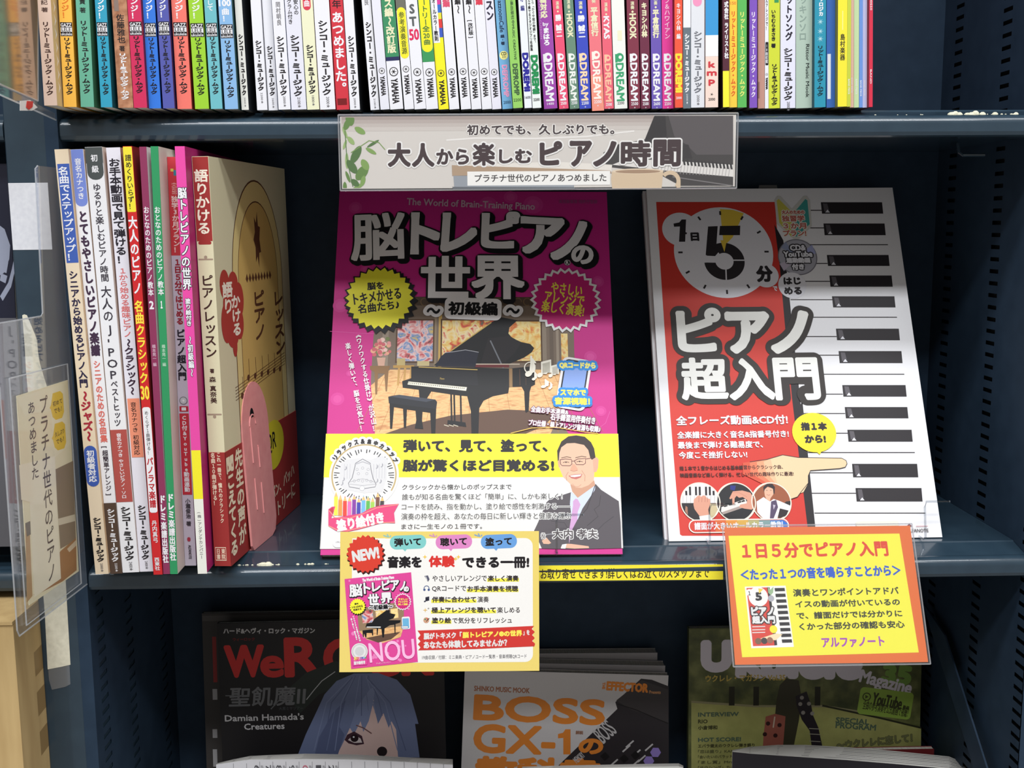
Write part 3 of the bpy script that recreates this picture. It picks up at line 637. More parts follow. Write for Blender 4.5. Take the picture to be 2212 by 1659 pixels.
# ------------------------------------------------------------------ books standing on the middle shelf
LV = c(188, 172, 196)
ORG = c(240, 150, 120)
low = [
 (117.5, 30, 322.8, 206.6, 28, 1241.6, c(232, 214, 186), c(224, 190, 150), 'cream jazz piano book with blue upper block, nearest the post on the middle shelf',
  [('@E',), ('b', 245, 955, c(66, 96, 176), .1, .98), ('v', '名曲でステップアップ！', 265, 945, WH, .5, .78), ('v', 'シニアから始めるピアノ入門', 1010, 1851, c(46, 40, 70), .8, .68), ('@F',), ('v', '～ジャズ～', 335, 680, c(170, 40, 60), 1.2, .8), ('b', 710, 992, c(62, 92, 176), .02, .98, 1.0), ('v', '初級者対応', 742, 962, WH, .5, .62), ('S', 1205, 1510), ('P', '2000', 1520, 1580)]),
 (152, 30, 323, 234.8, 30, 1238, WH, c(236, 214, 196), 'white beginner piano book with a periwinkle tab on top',
  [('@E',), ('b', 142, 550, c(120, 140, 214), .02, .98, .9), ('b', 142, 260, c(120, 140, 214), .02, .98), ('v', '音名カナつき', 205, 500, WH, .3, .56), ('v', 'とてもやさしいピアノ楽譜', 580, 1625, c(66, 46, 70), 1.3, .74), ('@F',), ('v', 'シニアのための名曲集', 122, 690, c(220, 110, 100), .6, .58), ('v', '[超簡単アレンジ]', 700, 1065, c(70, 60, 70), .3, .48), ('b', 1105, 1592, c(84, 66, 54)), ('S', 1145, 1510, WH), ('P', '2200', 1520, 1580, WH)]),
 (183, 35.5, 318, 265.5, 35, 1238, WH, c(240, 230, 220), 'white piano hits book with a charcoal tab and brick red lower block',
  [('@E',), ('b', 126, 360, c(76, 82, 82), .02, .98, .9), ('b', 126, 240, c(76, 82, 82), .0, 1), ('v', '初 級', 178, 310, WH, .4, .42), ('v', 'ゆるりと楽しむピアノ時間', 385, 1092, c(60, 56, 66), .4, .5), ('v', '大人の', 1120, 1380, c(60, 56, 66), .4, .64), ('v', 'J-POP', 1390, 1797, c(60, 56, 66), .4, .8), ('@F',), ('v', 'ベストヒッツ', 260, 580, c(60, 56, 66), .4, .44), ('b', 600, 1098, c(178, 82, 76)), ('v', '音名カナつき やさしいピアノ・ソロ', 625, 1075, WH, .2, .32), ('S', 1130, 1500), ('P', '2400', 1510, 1570)]),
 (229, 24, 319, 301.6, 29.5, 1236, c(232, 230, 240), c(206, 150, 130), 'lilac-white video lesson book with an orange ribbon mark',
  [('@E',), ('v', 'お手本動画で見て弾ける！', 205, 965, c(40, 36, 46), .8, .86), ('v', '１から始める趣味ピアノ', 990, 1490, c(222, 110, 110), .3, .66), ('v', '～クラシック～', 1500, 1901, c(60, 40, 60), .8, .74), ('@F',), ('b', 385, 790, ORG, .08, .98), ('v', '音名カナつき 初級対応', 410, 775, K, .2, .46), ('S', 1120, 1495), ('P', '2400', 1505, 1560)]),
 (265, 20, 316, 332, 19, 1242.5, c(206, 40, 44), c(130, 20, 24), 'red panorama score book with a yellow top tab',
  [('@E',), ('b', 122, 590, YL, .0, .96, .25), ('v', '譜めくりいらず！', 178, 575, K, .3, .7), ('v', '大人のピアノ', 620, 1185, WH, .8, .98), ('v', '名曲クラシック', 1225, 1823, c(250, 225, 70), .8, 1.0), ('@F',), ('h', '30', 300, 392, c(250, 225, 70), .9, .9), ('b', 445, 1172, WH, .06, .96, .6), ('v', 'めくらず１曲弾ける！', 470, 775, K, .1, .44), ('v', 'パノラマ楽譜', 790, 1140, c(190, 40, 50), .6, .74), ('v', '丹内真弓', 1225, 1380, WH, .2, .6), ('v', '西東社', 1480, 1570, WH, .2, .6)]),
 (300.8, 14.7, 317, 352.4, 14.6, 1241, c(142, 54, 92), c(226, 222, 226), 'thin plum textbook numbered 2 on the middle shelf',
  [('@E',), ('v', 'おとなのためのピアノ教本', 550, 1195, WH, .3, .82), ('h', '2', 1230, 1285, WH, .8, .6), ('v', '橋本晃一 編', 1540, 1698, c(220, 180, 200), .1, .55), ('@F',), ('v', 'ドレミ', 1050, 1230, WH, 1.0, .9), ('v', '楽譜出版社', 1235, 1520, WH, .6, .86)]),
 (325, 15.6, 316, 368, 15.7, 1241, c(50, 150, 96), c(236, 228, 214), 'thin green textbook numbered 1 on the middle shelf',
  [('@E',), ('v', 'おとなのためのピアノ教本', 550, 1190, WH, .3, .8), ('h', '１', 1230, 1280, WH, .8, .2), ('v', '橋本晃一 編', 1540, 1698, c(190, 225, 200), .1, .5), ('@F',), ('v', 'ドレミ', 1040, 1215, WH, 1.0, .9), ('v', '楽譜出版社', 1220, 1505, WH, .6, .84)]),
 (360, 16, 339, 397.8, 26, 1222.8, c(206, 200, 216), c(170, 170, 190), 'shorter lilac-grey spine with red top, standing behind the pink spine',
  [('@E',), ('b', 195, 902, c(208, 62, 70)), ('b', 280, 300, c(220, 210, 90), .25, .5), ('b', 290, 330, c(60, 140, 160), .5, .75), ('v', '大人のための', 380, 465, c(250, 210, 200), .1, .5), ('v', '独学3か月プラン！', 475, 885, c(250, 225, 220), .5, .62), ('v', '１日５分ではじめる', 925, 1400, c(160, 36, 56), .8, .66), ('v', 'ピアノ超入門', 1430, 1799, c(40, 36, 50), .9, .78), ('@F',), ('disc', 400), ('b', 438, 475, c(190, 40, 60), .12, .9), ('b', 446, 468, WH, .3, .7), ('b', 488, 1048, c(200, 50, 66), .08, .92), ('v', 'CD付&YouTube動画連動', 500, 1030, WH, .4, .5), ('v', '小瀧俊治 著', 1075, 1265, c(60, 56, 64), .3, .46), ('b', 1340, 1370, c(180, 60, 80), .3, .6, 1), ('r', 'ALFANOTE', 1395, 1490, c(60, 56, 64), .2, .24)]),
 (377.5, 14.5, 316, 427.5, 20, 1238, c(234, 78, 168), c(176, 36, 110), 'bright pink tall spine with a yellow and white foot, beside the thick beige book',
  [('@E',), ('v', '脳トレピアノの世界', 415, 1150, WH, .8, .95, .5, (K, 2.2)), ('v', '塗り絵付き', 1210, 1410, WH, .5, .6, .5, (K, 1.4)), ('v', '～初級編～', 1480, 1771, WH, .5, .6, .5, (K, 1.2)), ('@F',), ('b', 742, 1078, c(248, 238, 50)), ('b', 1078, 1592, c(238, 238, 230)), ('v', '(株)アンダンテカンパニー', 1160, 1490, GR, .2, .42)]),
]
pB = pT = -9
for (xt, wt, yt, xb, wb, yb, col, side, label, ops) in low:
    Y = float(at(xb, yb, 2, 0)[1])
    Bl = at(xb, yb, 1, Y); Br = at(xb+wb, yb, 1, Y); Tl = at(xt, yt, 1, Y)
    Bl[2] = Br[2] = 0.0003
    d0 = max(0, pB+.0002-Bl[0])
    Bl[0] += d0; Tl[0] = max(Tl[0], pT+.0002)
    Br[0] = max(Br[0], Bl[0]+.003)
    root, cv, pl, w, h, (a, bk, up) = slab('piano_book', label, Bl, Br, Tl, YB-.0015-Y, 0.0, col, side, group='piano books on the middle shelf')
    pB = Bl[0]+a[0]*w; pT = Tl[0]+a[0]*w
    xf = lambda py, A=xb, S=(xt-xb)/(yt-yb), y0=yb, hw=(wb+wt)/4: A+S*(py-y0)+hw
    sp = Spine(Print(cv, pl), w, 0, 280, 3.318, xf)
    for o in ops:
        if o[0] == '@E': sp.oy, sp.k = 280, 3.318
        elif o[0] == '@F': sp.oy, sp.k = 740, 3.19
        elif o[0] == 'disc': sp.dot(400, .36, c(120, 120, 126), .5, c(200, 204, 210)); sp.dot(400, .1, WH)
        else: op(sp, o)
    cv.build('cover', root, Bl)

# the thick beige lesson book at the end of the row, turned a little, with a brick red paper band
BE = c(226, 222, 186); BRK = c(162, 54, 52)
Y = float(at(465, 1223, 2, 0)[1])
Bl, Br, Tl = at(465, 1223, 1, Y), at(500.5, 1223, 1, Y), at(411, 338, 1, Y)
Bl[2] = Br[2] = 0.0003
Bl[0] = max(Bl[0], pB+.0003); Tl[0] = max(Tl[0], pT+.0003)
YAW = math.radians(6.6)
root, cv, pl, w, h, (a, bk, up) = slab('piano_book', 'thick beige lesson book with brick red band, last in the row by the pink bookend', Bl, Br, Tl, .176, YAW, BE, c(220, 212, 178), group='piano books on the middle shelf', board=.0006)
xf = lambda py, S=(411-465)/(338-1223.): 465+S*(py-1223)+17
sp = Spine(Print(cv, pl), w, 0, 280, 3.318, xf)
sp.band(195, 800, BRK, .02, .98); sp.band(800, 824, BRK, .1, .9, 1.0)
sp.vt('語りかける', 285, 755, c(246, 240, 220), .9, .86)
sp.vt('ピアノレッスン', 1040, 1640, BRN, .7, .78)
sp.band(925, 935, c(170, 150, 130), .05, .95, 1.0); sp.dot(915, .1, c(170, 150, 130))
sp.oy, sp.k = 740, 3.19
sp.vt('著', 180, 212, BRN, .3, .28); sp.vt('森 真奈美', 235, 420, BRN, .3, .42)
sp.band(490, 500, c(170, 150, 130), .05, .95, 1.0); sp.dot(510, .1, c(170, 150, 130))
# printed front cover: plane on its right face
cpl = Plane(Bl+a*w, bk, up)      # u runs into the shelf
class Flip(Plane): pass
cp = Print(cv, cpl)
cp.pl.n = a
cp.at(460, 300, 5.53)
INK = c(96, 60, 40); TAN = c(216, 180, 100)
def arch(u0, u1, v0, v1, wd, mat, fill=None):
    P = []
    for i in range(25):
        g = math.pi*i/24; P.append(((u0+u1)/2+(u1-u0)/2*math.cos(g), v1-(u1-u0)*.62+(u1-u0)*.62*math.sin(g)))
    P = [(u1, v0)]+P+[(u0, v0)]
    if fill: cp.raw([np.array(q) for q in P], fill)
    V = []; T = []
    for i, q in enumerate(P):
        d = nrm(np.array(P[min(i+1, len(P)-1)])-np.array(P[max(i-1, 0)])); e = np.array((-d[1], d[0]))*wd/2
        V += [np.array(q)+e, np.array(q)-e]
    for i in range(len(P)-1): T += [(2*i, 2*i+1, 2*i+3), (2*i, 2*i+3, 2*i+2)]
    cv.add(cp.pl.w(V, cp.up()), T, mat)
D = .176
arch(D*.20, D*.88, h*.28, h*.955, .0012, INK, c(226, 204, 140))
arch(D*.27, D*.81, h*.28, h*.90, .0010, INK, c(210, 176, 104))
cp.raw([np.array((D*.54+.009*math.cos(q)*s_, h*.80+.022*math.sin(q)*s_)) for q, s_ in [(2*math.pi*i/14, 1 if i % 2 else .6) for i in range(14)]], INK)
for i in range(9): cp.raw([np.array((D*(.36+.04*i)+dx, h*.70+dz)) for dx, dz in ((0, 0), (.003, .004), (.006, 0), (.003, -.003))], INK)
cp.vcells('ピアノ', (D*.52, h*.665), (D*.52, h*.53), .030, INK, .0006)
cp.vcells('レッスン', (D*.80, h*.655), (D*.80, h*.47), .030, INK, .0006)
for u_, v_, ru, rv in ((.10, .695, .055, .036), (.20, .69, .06, .034), (.26, .65, .06, .045), (.25, .59, .055, .04), (.10, .60, .06, .05), (.17, .57, .07, .036), (.17, .64, .10, .06), (.185, .54, .028, .03)):
    cp.raw([np.array((D*u_+D*ru*math.cos(2*math.pi*i/24), h*v_+h*rv*math.sin(2*math.pi*i/24))) for i in range(24)], c(176, 62, 54))
cp.vcells('語り', (D*.13, h*.70), (D*.13, h*.62), .022, c(246, 236, 220), .0005)
cp.vcells('かける', (D*.22, h*.665), (D*.22, h*.56), .020, c(246, 236, 220), .0005)
for i in range(5): cp.raw([np.array(q) for q in ((D*.16, h*(.40+.008*i)), (D*.86, h*(.44+.008*i)), (D*.86, h*(.4415+.008*i)), (D*.16, h*(.4015+.008*i)))], INK)
for i in range(7):
    u_, v_ = D*(.24+.09*i), h*(.405+.007*((i*5) % 6)+.0045*i)
    cp.raw([np.array((u_+.003*math.cos(q), v_+.0024*math.sin(q))) for q in [math.pi*j/5 for j in range(10)]], INK)
    cp.raw([np.array(q) for q in ((u_+.0022, v_), (u_+.003, v_), (u_+.003, v_+.014), (u_+.0022, v_+.014))], INK)
cv.build('cover', root, Bl)
ob = MB()       # the paper band, 0.5 mm proud of cover
e = 5e-4; hb = h*.288
ob.box(Bl-bk*e-a*.0001, a*(w+.0001+e), bk*e, up*hb, BRK)
ob.box(Bl-bk*e+a*w, a*e, bk*(.176+e), up*hb, BRK)
op_ = Plane(Bl-bk*e, a, up); sp = Spine(Print(ob, op_), w, 100, 740, 3.19, xf); CR = c(244, 228, 200)
sp.vt('名曲１０曲が弾ける！', 760, 1125, CR, .4, .28, .26); sp.vt('これ一冊で、憧れのクラシック', 755, 1245, CR, .3, .25, .62)
sp.band(1410, 1502, CR, .08, .76); sp.band(1415, 1497, BRK, .1, .74); sp.vt('日書', 1420, 1495, CR, .2, .26, .27); sp.vt('東院', 1420, 1495, CR, .2, .26, .58)
op2 = Plane(Bl-bk*e+a*(w+e), bk, up); op2.n = a
bp_ = Print(ob, op2)
bp_.vcells('聞こえてくる', (D*.045, hb*.95), (D*.045, hb*.06), .0165, CR, .0006)
bp_.vcells('先生の声が', (D*.15, hb*.97), (D*.15, hb*.10), .0165, CR, .0006)
bp_.raw([np.array((D*.62+D*.16*math.cos(2*math.pi*i/30), hb*.80+hb*.24*math.sin(2*math.pi*i/30))) for i in range(30)], c(214, 200, 50))
for t_, (u0, v0, u1, v1), ss in (('QR', (D*.53, hb*.83, D*.66, hb*.83), .016), ('ショパン、バッハ', (D*.44, hb*.30, D*.92, hb*.42), .010), ('レパートリーに', (D*.40, hb*.10, D*.92, hb*.22), .012), ('全曲解説でわかる', (D*.32, hb*.86, D*.5, hb*.92), .006), ('初心者でも弾ける', (D*.32, hb*.74, D*.5, hb*.80), .006)):
    V, T = glyph(t_, 2); q = bbox(V); x = (V[:, 0]-q[0])/(q[2]-q[0]); y = (V[:, 1]-q[1])/(q[3]-q[1])-.5
    P = np.column_stack([u0+x*(u1-u0), v0+x*(v1-v0)+y*ss]); bp_.put(P, T, K if t_ == 'QR' else CR, .0003, 4)
for cx_, t_ in ((.36, '楽譜'), (.50, 'ペダル')):
    bp_.raw([np.array((D*cx_+D*.055*math.cos(2*math.pi*i/20), hb*.50+.010*math.sin(2*math.pi*i/20))) for i in range(20)], c(190, 120, 110))
ob.build('paper_band', root, Bl)

# pink steel bookend: rounded plate with slots, bent along its foot
PKM = noisy('pink_enamel', [(232, 150, 150), (240, 162, 160)], 120, rough=.38, spec=.4)
f0 = at(538, 1192, 2, 0.0); f0 = f0+np.array((.0015, 0, .0002))
be = empty('bookend', f0, 'pink metal bookend with rounded top holding up the thick beige book', 'bookend')
dr = nrm(np.array((math.sin(YAW+.03), math.cos(YAW+.03), 0))); uz = np.array((-.045, 0, 1.0)); uz = nrm(uz); nx = nrm(np.cross(dr, uz)); BW, BH = .056, .124
mb = MB(); P = [(0.003, .0), (BW-.012, 0.0), (BW-.004, .003), (BW, .012)]
P += [(BW/2+BW/2*math.cos(math.pi*i/16), BH-BW*.62+BW*.62*math.sin(math.pi*i/16)) for i in range(17)] + [(0, .004)]
mb.prism([f0+dr*u+uz*v for u, v in P], nx*.0016, PKM); plate = mb.build('plate', be, f0)
mb = MB()
for u, v0, v1 in ((.016, .028, .052), (.016, .064, .092), (.029, .022, .046), (.029, .058, .074)):
    mb.tube([f0+dr*u+uz*v+nx*.0016 for v in (v0, v1)], .0007, PKM, 6)
mb.tube([f0+dr*(.0215+.0065*math.cos(g))+uz*(.092+.008*math.sin(g))+nx*.0016 for g in [math.pi*i/10 for i in range(11)]], .0007, PKM, 6)
mb.tube([f0+dr*u+uz*.0748+nx*.0016 for u in (.0282, .0285)], .0007, PKM, 6); mb.build('embossed_rib', plate, f0)
mb = MB(); mb.prism([f0+dr*.0215+nx*.00175+dr*.0042*math.cos(g)+uz*(.098+.007*math.sin(g)) for g in [math.pi*i/10 for i in range(11)]], nx*.0001, DARK); mb.build('hand_slot', plate, f0)
mb = MB(); mb.box(f0+dr*.003-nx*.006, nx*.0062, dr*(BW-.016), np.array((0, 0, .0002)), PKM); mb.build('foot', be, f0)

# ------------------------------------------------------------------ books shown face out
def standing(name, label, pl, w, h, thick, side, back_mat=None, cat='book', group=None):
    """a closed paperback whose front cover lies in plane pl (lower left corner at its origin)"""
    root = empty(name, pl.o, label, cat, group); cv = MB(); b = -pl.n; t = .0006
    cv.box(pl.o, pl.ux*w, b*t, pl.uy*h, side)
    cv.box(pl.o+b*t, pl.ux*t, b*(thick-2*t), pl.uy*h, side)
    cv.box(pl.o+b*(thick-t), pl.ux*w, b*t, pl.uy*h, back_mat or side)
    pg = MB(); e = .0004
    pg.box(pl.o+b*t+pl.ux*t+pl.uy*e, pl.ux*(w-t-e), b*(thick-2*t), pl.uy*(h-2*e), PAGE); pg.build('page_block', root, pl.o)
    return root, cv
MAG = c(206, 44, 140); YEL = c(250, 238, 50); OFFW = c(226, 226, 225)

# --- pink brain training piano book
pl, bw, bh = lean((724, 413), (1301, 413), (692, 1199), (1345, 1197), .010)
pl.o[2] += max(0, .0006-pl.o[2])
root, cv = standing('piano_book', 'magenta grand piano cover book leaning behind the pale yellow card', pl, bw, bh, .011, MAG, group='piano books shown face out')
pr = Print(cv, pl)
pr.at(680, 400, 3.073)
LP = c(224, 92, 172)
for x, y, r in ((1150, 130, 60), (1300, 80, 46), (270, 150, 44), (1830, 1140, 42), (150, 1420, 46), (170, 800, 50), (340, 560, 36), (1450, 130, 66), (1760, 330, 50), (1880, 640, 40), (230, 1250, 22), (1900, 1500, 36), (560, 330, 30)):
    pr.disc(x, y, r, c(214, 62, 152), n=24); pr.disc(x, y, r*.6, c(220, 76, 160), n=20)
pr.line([(100, 970), (330, 985), (620, 990)], 3, LP); pr.line([(1960, 1500), (1930, 1580), (1850, 1640)], 3, LP)
# the picture of the room
pr.poly([(400, 1659), (372, 1300), (390, 1000), (450, 760), (1715, 745), (1722, 1100), (1735, 1330), (1600, 1520), (1690, 1659)], c(126, 110, 96))
pr.rect(450, 742, 1720, 800, c(86, 70, 58)); 
for x in range(480, 1700, 62): pr.arc(x, 775, 24, 0, 300, 7, c(120, 96, 70))
for x, w_, m in ((470, 40, c(150, 136, 120)), (800, 16, c(150, 132, 108)), (832, 22, c(206, 170, 96)), (1520, 34, c(148, 134, 118)), (1570, 26, c(110, 96, 84)), (1610, 18, c(160, 146, 130))): pr.rect(x-w_/2, 815, x+w_/2, 1215, m)
PAINT1 = noisy('painting_blossom', [(70, 66, 70), (206, 90, 96), (230, 200, 196), (70, 130, 190), (226, 190, 80)],  95, rough=.5, detail=10, dist=1.6)
PAINT2 = noisy('painting_fire', [(96, 110, 90), (214, 70, 44), (236, 200, 110), (240, 224, 180), (206, 60, 40)],  95, rough=.5, detail=10, dist=1.6)
PAINT3 = noisy('painting_amber', [(222, 90, 50), (238, 190, 96), (244, 226, 160), (214, 110, 40)],  95, rough=.5, detail=10, dist=1.6)
for a0, a1, b0, b1, m in ((548, 898, 784, 1168, PAINT1), (845, 898, 1190, 1130, PAINT2), (1270, 905, 1500, 1166, PAINT3)):
    pr.rect(a0-10, a1-10, b0+10, b1+12, c(92, 66, 44)); pr.rect(a0, a1, b0, b1, m)
pr.rect(1636, 985, 1680, 1190, PAINT3)
FLOOR = noisy('printed_floor', [(206, 150, 96), (236, 190, 130), (196, 136, 84)], 180, rough=.5, stretch=(.6, 1, 3))
pr.poly([(400, 1659), (372, 1330), (500, 1225), (1600, 1225), (1735, 1330), (1650, 1480), (1560, 1659)], FLOOR)
for x in range(480, 1700, 110): pr.line([(x, 1240), (x+(x-1050)*.35, 1640)], 2.5, c(180, 124, 76))
pr.poly([(440, 1659), (640, 1590), (900, 1530), (1280, 1490), (1490, 1500), (1590, 1530), (1520, 1600), (1380, 1659)], c(98, 72, 58))
pr.rect(545, 1150, 600, 1205, c(196, 176, 120)); pr.rect(680, 1168, 760, 1200, c(206, 190, 140)); pr.rect(520, 1196, 660, 1214, c(190, 150, 80))
for x in (560, 600, 640): pr.line([(x, 1214), (x-8, 1330)], 14, c(200, 156, 90))
pr.poly([(365, 1200), (500, 1200), (490, 1232), (480, 1370), (470, 1370), (462, 1250), (420, 1250), (414, 1390), (402, 1390), (396, 1240), (368, 1225)], c(140, 104, 66))
for i in range(46):
    a_, r_ = rnd.random()*6.28, rnd.random()**.6*66
    pr.disc(445+r_*math.cos(a_), 1082+r_*1.15*math.sin(a_), 11+rnd.random()*7, rnd.choice([c(226, 150, 150), c(206, 100, 110), c(236, 200, 190), c(120, 130, 80), c(232, 170, 140)]), n=10)
pr.poly([(412, 1145), (470, 1145), (462, 1200), (420, 1200)], c(214, 170, 150))
BK = c(20, 20, 24); BK2 = c(44, 42, 50); GLD = c(206, 176, 96)
pr.poly([(790, 1197), (880, 1120), (1165, 915), (1240, 878), (1345, 898), (1292, 945), (1285, 985), (1310, 1015), (1370, 1042), (1430, 1055), (1456, 1082), (1440, 1110), (1390, 1145), (1320, 1175), (1262, 1197)], BK)
pr.poly([(1150, 1020), (1290, 1000), (1370, 1046), (1330, 1110), (1260, 1180), (1100, 1190)], c(34, 30, 34))
pr.line([(905, 1100), (1172, 912)], 7, GLD)
pr.line([(1165, 1032), (1252, 1216)], 9, c(120, 124, 132))
pr.rect(1060, 1190, 1290, 1210, c(110, 40, 44)); pr.rect(1060, 1186, 1360, 1192, c(226, 210, 190))
pr.poly([(800, 1203), (835, 1140), (868, 1112), (925, 1106), (1000, 1094), (1088, 1110), (1078, 1150), (1066, 1208)], c(36, 38, 54))
pr.line([(868, 1112), (925, 1106), (1000, 1094), (1088, 1110)], 4, c(180, 182, 190))
pr.poly([(640, 1204), (1060, 1210), (1290, 1218), (1462, 1202), (1462, 1325), (1440, 1336), (1290, 1342), (1284, 1382), (1182, 1402), (1120, 1432), (1092, 1482), (1086, 1650), (1040, 1650), (1036, 1500), (1012, 1402), (932, 1394), (760, 1368), (584, 1345), (580, 1302), (640, 1282)], BK)
pr.rect(1290, 1218, 1312, 1340, c(150, 118, 80)); pr.line([(1360, 1222), (1362, 1330)], 4, c(90, 60, 44)); pr.line([(1400, 1218), (1402, 1328)], 4, c(70, 50, 40))
pr.line([(690, 1208), (1080, 1226)], 6, GLD); pr.line([(680, 1228), (1060, 1250)], 6, c(186, 158, 84))
pr.poly([(640, 1215), (1075, 1240), (1085, 1330), (650, 1300)], c(30, 30, 36))
pr.poly([(622, 1304), (1010, 1342), (1004, 1366), (616, 1324)], c(240, 234, 214))
for i in range(30): pr.line([(626+i*12.6, 1309+i*1.25), (625+i*12.6, 1318+i*1.25)], 4, BK)
pr.text('Piano', 832, 1278, 860, 1292, GLD)
pr.poly([(690, 1358), (775, 1368), (742, 1420), (740, 1470), (700, 1470)], BK)
for x in (905, 925, 968): pr.line([(x, 1388), (x+4, 1580)], 11, BK)
pr.poly([(882, 1560), (1000, 1576), (1006, 1606), (880, 1588)], BK)
for x in (858, 890, 920): pr.line([(x, 1592), (x+32, 1602)], 6, c(200, 190, 170))
pr.poly([(1368, 1330), (1440, 1328), (1426, 1372), (1420, 1500), (1402, 1512), (1396, 1500), (1390, 1370)], BK)
pr.poly([(488, 1405), (520, 1398), (560, 1392), (800, 1424), (812, 1440), (806, 1486), (760, 1490), (492, 1448)], c(30, 32, 40))
pr.poly([(500, 1404), (560, 1393), (800, 1424), (740, 1440)], c(62, 66, 78))
pr.poly([(497, 1448), (806, 1486), (800, 1650), (774, 1650), (766, 1512), (612, 1490), (606, 1612), (592, 1612), (586, 1484), (526, 1474), (514, 1618), (500, 1618)], BK)
pr.poly([(668, 1490), (716, 1496), (712, 1560), (720, 1620), (664, 1616), (674, 1560)], BK)
# lettering of the cover
GW = c(238, 236, 238)
pr.text('The World of Brain-Training Piano', 610, 102, 1462, 164, c(214, 176, 200), 1.6, rot=-2.2)
pr.text('実用新案第 特許庁登録', 1620, 98, 1876, 124, c(170, 80, 140), .5)
for s_, q, sk, ro in (('脳', (240, 185, 600, 498), .0, 3), ('ト', (636, 180, 832, 462), .0, 0), ('レ', (840, 182, 1078, 446), .05, 0), ('ピ', (1104, 172, 1362, 424), .0, -2), ('ア', (1362, 212, 1655, 462), .0, -3), ('ノ', (1572, 238, 1800, 500), .1, 0), ('の', (1702, 400, 1850, 528), .0, -6)):
    pr.text(s_, *q, GW, 8 if s_ in '脳' else (13 if s_ != 'の' else 9), rot=ro, ol=(BK, 20), shear=sk, sh=(16, 18), res=4, sq=s_ != 'の')
for s_, q in (('世', (704, 470, 1030, 752)), ('界', (1040, 468, 1392, 762))): pr.text(s_, *q, GW, 11, ol=(BK, 20), sh=(12, 16), res=4, sq=True)
pr.disc(1676, 517, 22, BK); pr.ring(1676, 517, 17, 20, GW); pr.text('R', 1666, 505, 1686, 529, GW, 1)
pr.rect(862, 752, 1240, 896, GW, 40, rot=-2); pr.text('初級編', 885, 775, 1215, 868, BK, 5, res=4, rot=-1)
for x in (718, 1245): pr.text('～', x+24, 815, x+116, 858, BK, 4, ol=(GW, 24), res=4)
pr.burst(430, 752, 246, 216, 26, BK, 14, 16); pr.burst(430, 752, 240, 210, 26, BK); pr.burst(430, 752, 226, 200, 26, c(244, 238, 60))
pr.text('脳を', 348, 646, 458, 698, K, 2.4, rot=5); pr.text('トキメかせる', 256, 702, 574, 778, K, 2.4, rot=9); pr.text('名曲たち♪', 286, 778, 562, 842, K, 2.4, rot=8)
pr.burst(1665, 765, 238, 212, 26, GW); pr.burst(1665, 765, 216, 192, 26, c(200, 36, 120))
pr.text('やさしい', 1568, 656, 1776, 730, c(250, 236, 80), 2, rot=-8); pr.text('アレンジで', 1524, 718, 1790, 796, c(250, 236, 80), 2, rot=-8); pr.text('楽しく演奏!', 1504, 786, 1788, 862, c(250, 236, 80), 2, rot=-8)
pr.vtext('《ワクワクする仕掛け》が沢山！', 284, 975, 404, 1640, 36, GW, 1.2); pr.vtext('楽しく弾いて、脳を元気に！', 218, 1050, 322, 1640, 36, GW, 1.2)
NW = c(244, 240, 226)
for s_, q in (('♪', (1395, 1135, 1475, 1275)), ('♫', (1475, 1160, 1570, 1280)), ('♪', (1440, 1240, 1480, 1300)), ('♫', (1550, 1190, 1620, 1280)), ('♪', (1500, 1290, 1560, 1350)), ('♪', (1550, 1310, 1580, 1360))): pr.text(s_, *q, NW, 3)
pr.arc(1428, 1215, 36, 20, 330, 7, NW); pr.line([(1440, 1140), (1425, 1255)], 7, NW)
pr.rect(1620, 1150, 1816, 1492, GW, 40, rot=-10); pr.rect(1636, 1164, 1800, 1478, c(34, 40, 52), 30, rot=-10); pr.rect(1646, 1176, 1790, 1466, c(138, 168, 232), 24, rot=-10); pr.rect(1712, 1180, 1766, 1194, K, 6, rot=-10)
BLU = c(40, 140, 220)
for s_, q, m in (('QRコードから', (1622, 1178, 1864, 1224), c(250, 240, 120)), ('スマホで', (1628, 1358, 1800, 1402), c(250, 240, 90)), ('音源視聴！', (1590, 1412, 1826, 1462), c(250, 240, 90))):
    pr.text(s_, *q, m, 3, rot=-1, ol=(BLU, 16))
for s_, q in (('全曲お手本演奏&', (1434, 1480, 1684, 1522)), ('右手練習用伴奏付き', (1564, 1528, 1862, 1578)), ('プロ仕様・極上アレンジ音源も収録♪', (1418, 1580, 1896, 1622))): pr.text(s_, *q, GW, 1.6, rot=-6, ol=(c(120, 60, 90), 4))
pr.line([(1300, 1650), (1440, 1615), (1600, 1610), (1780, 1640), (1880, 1652)], 5, c(240, 200, 90))
cv.build('cover', root, pl.o)

# the yellow and white paper band round its lower half
ob = MB(); lf = .0006; o2 = pl.o+pl.n*lf
p2_ = Plane(o2, pl.ux, pl.uy)
vt = p2_.uv(1000, 937)[1]; vb = p2_.uv(1000, 1185)[1]
ob.box(o2-pl.ux*.0006+pl.uy*vb, pl.ux*(bw+.0012), -pl.n*.0004, pl.uy*(vt-vb), OFFW)
ob.box(o2-pl.ux*.0006+pl.uy*vb, pl.ux*.0004, -pl.n*.0115, pl.uy*(vt-vb), OFFW)
ob.box(o2+pl.ux*(bw+.0002)+pl.uy*vb, pl.ux*.0004, -pl.n*.0115, pl.uy*(vt-vb), OFFW)
pr = Print(ob, p2_); pr.at(680, 900, 2.766)
v1 = pr.uv(1000, 362)[1]
pr.raw([(-.0005, v1), (bw+.0005, v1), (bw+.0005, vt-1e-5), (-.0005, vt-1e-5)], YEL)
pr.text('弾いて、見て、塗って、', 528, 134, 1392, 214, K, 4.5); pr.text('脳が驚くほど目覚める!', 524, 254, 1432, 330, K, 5)
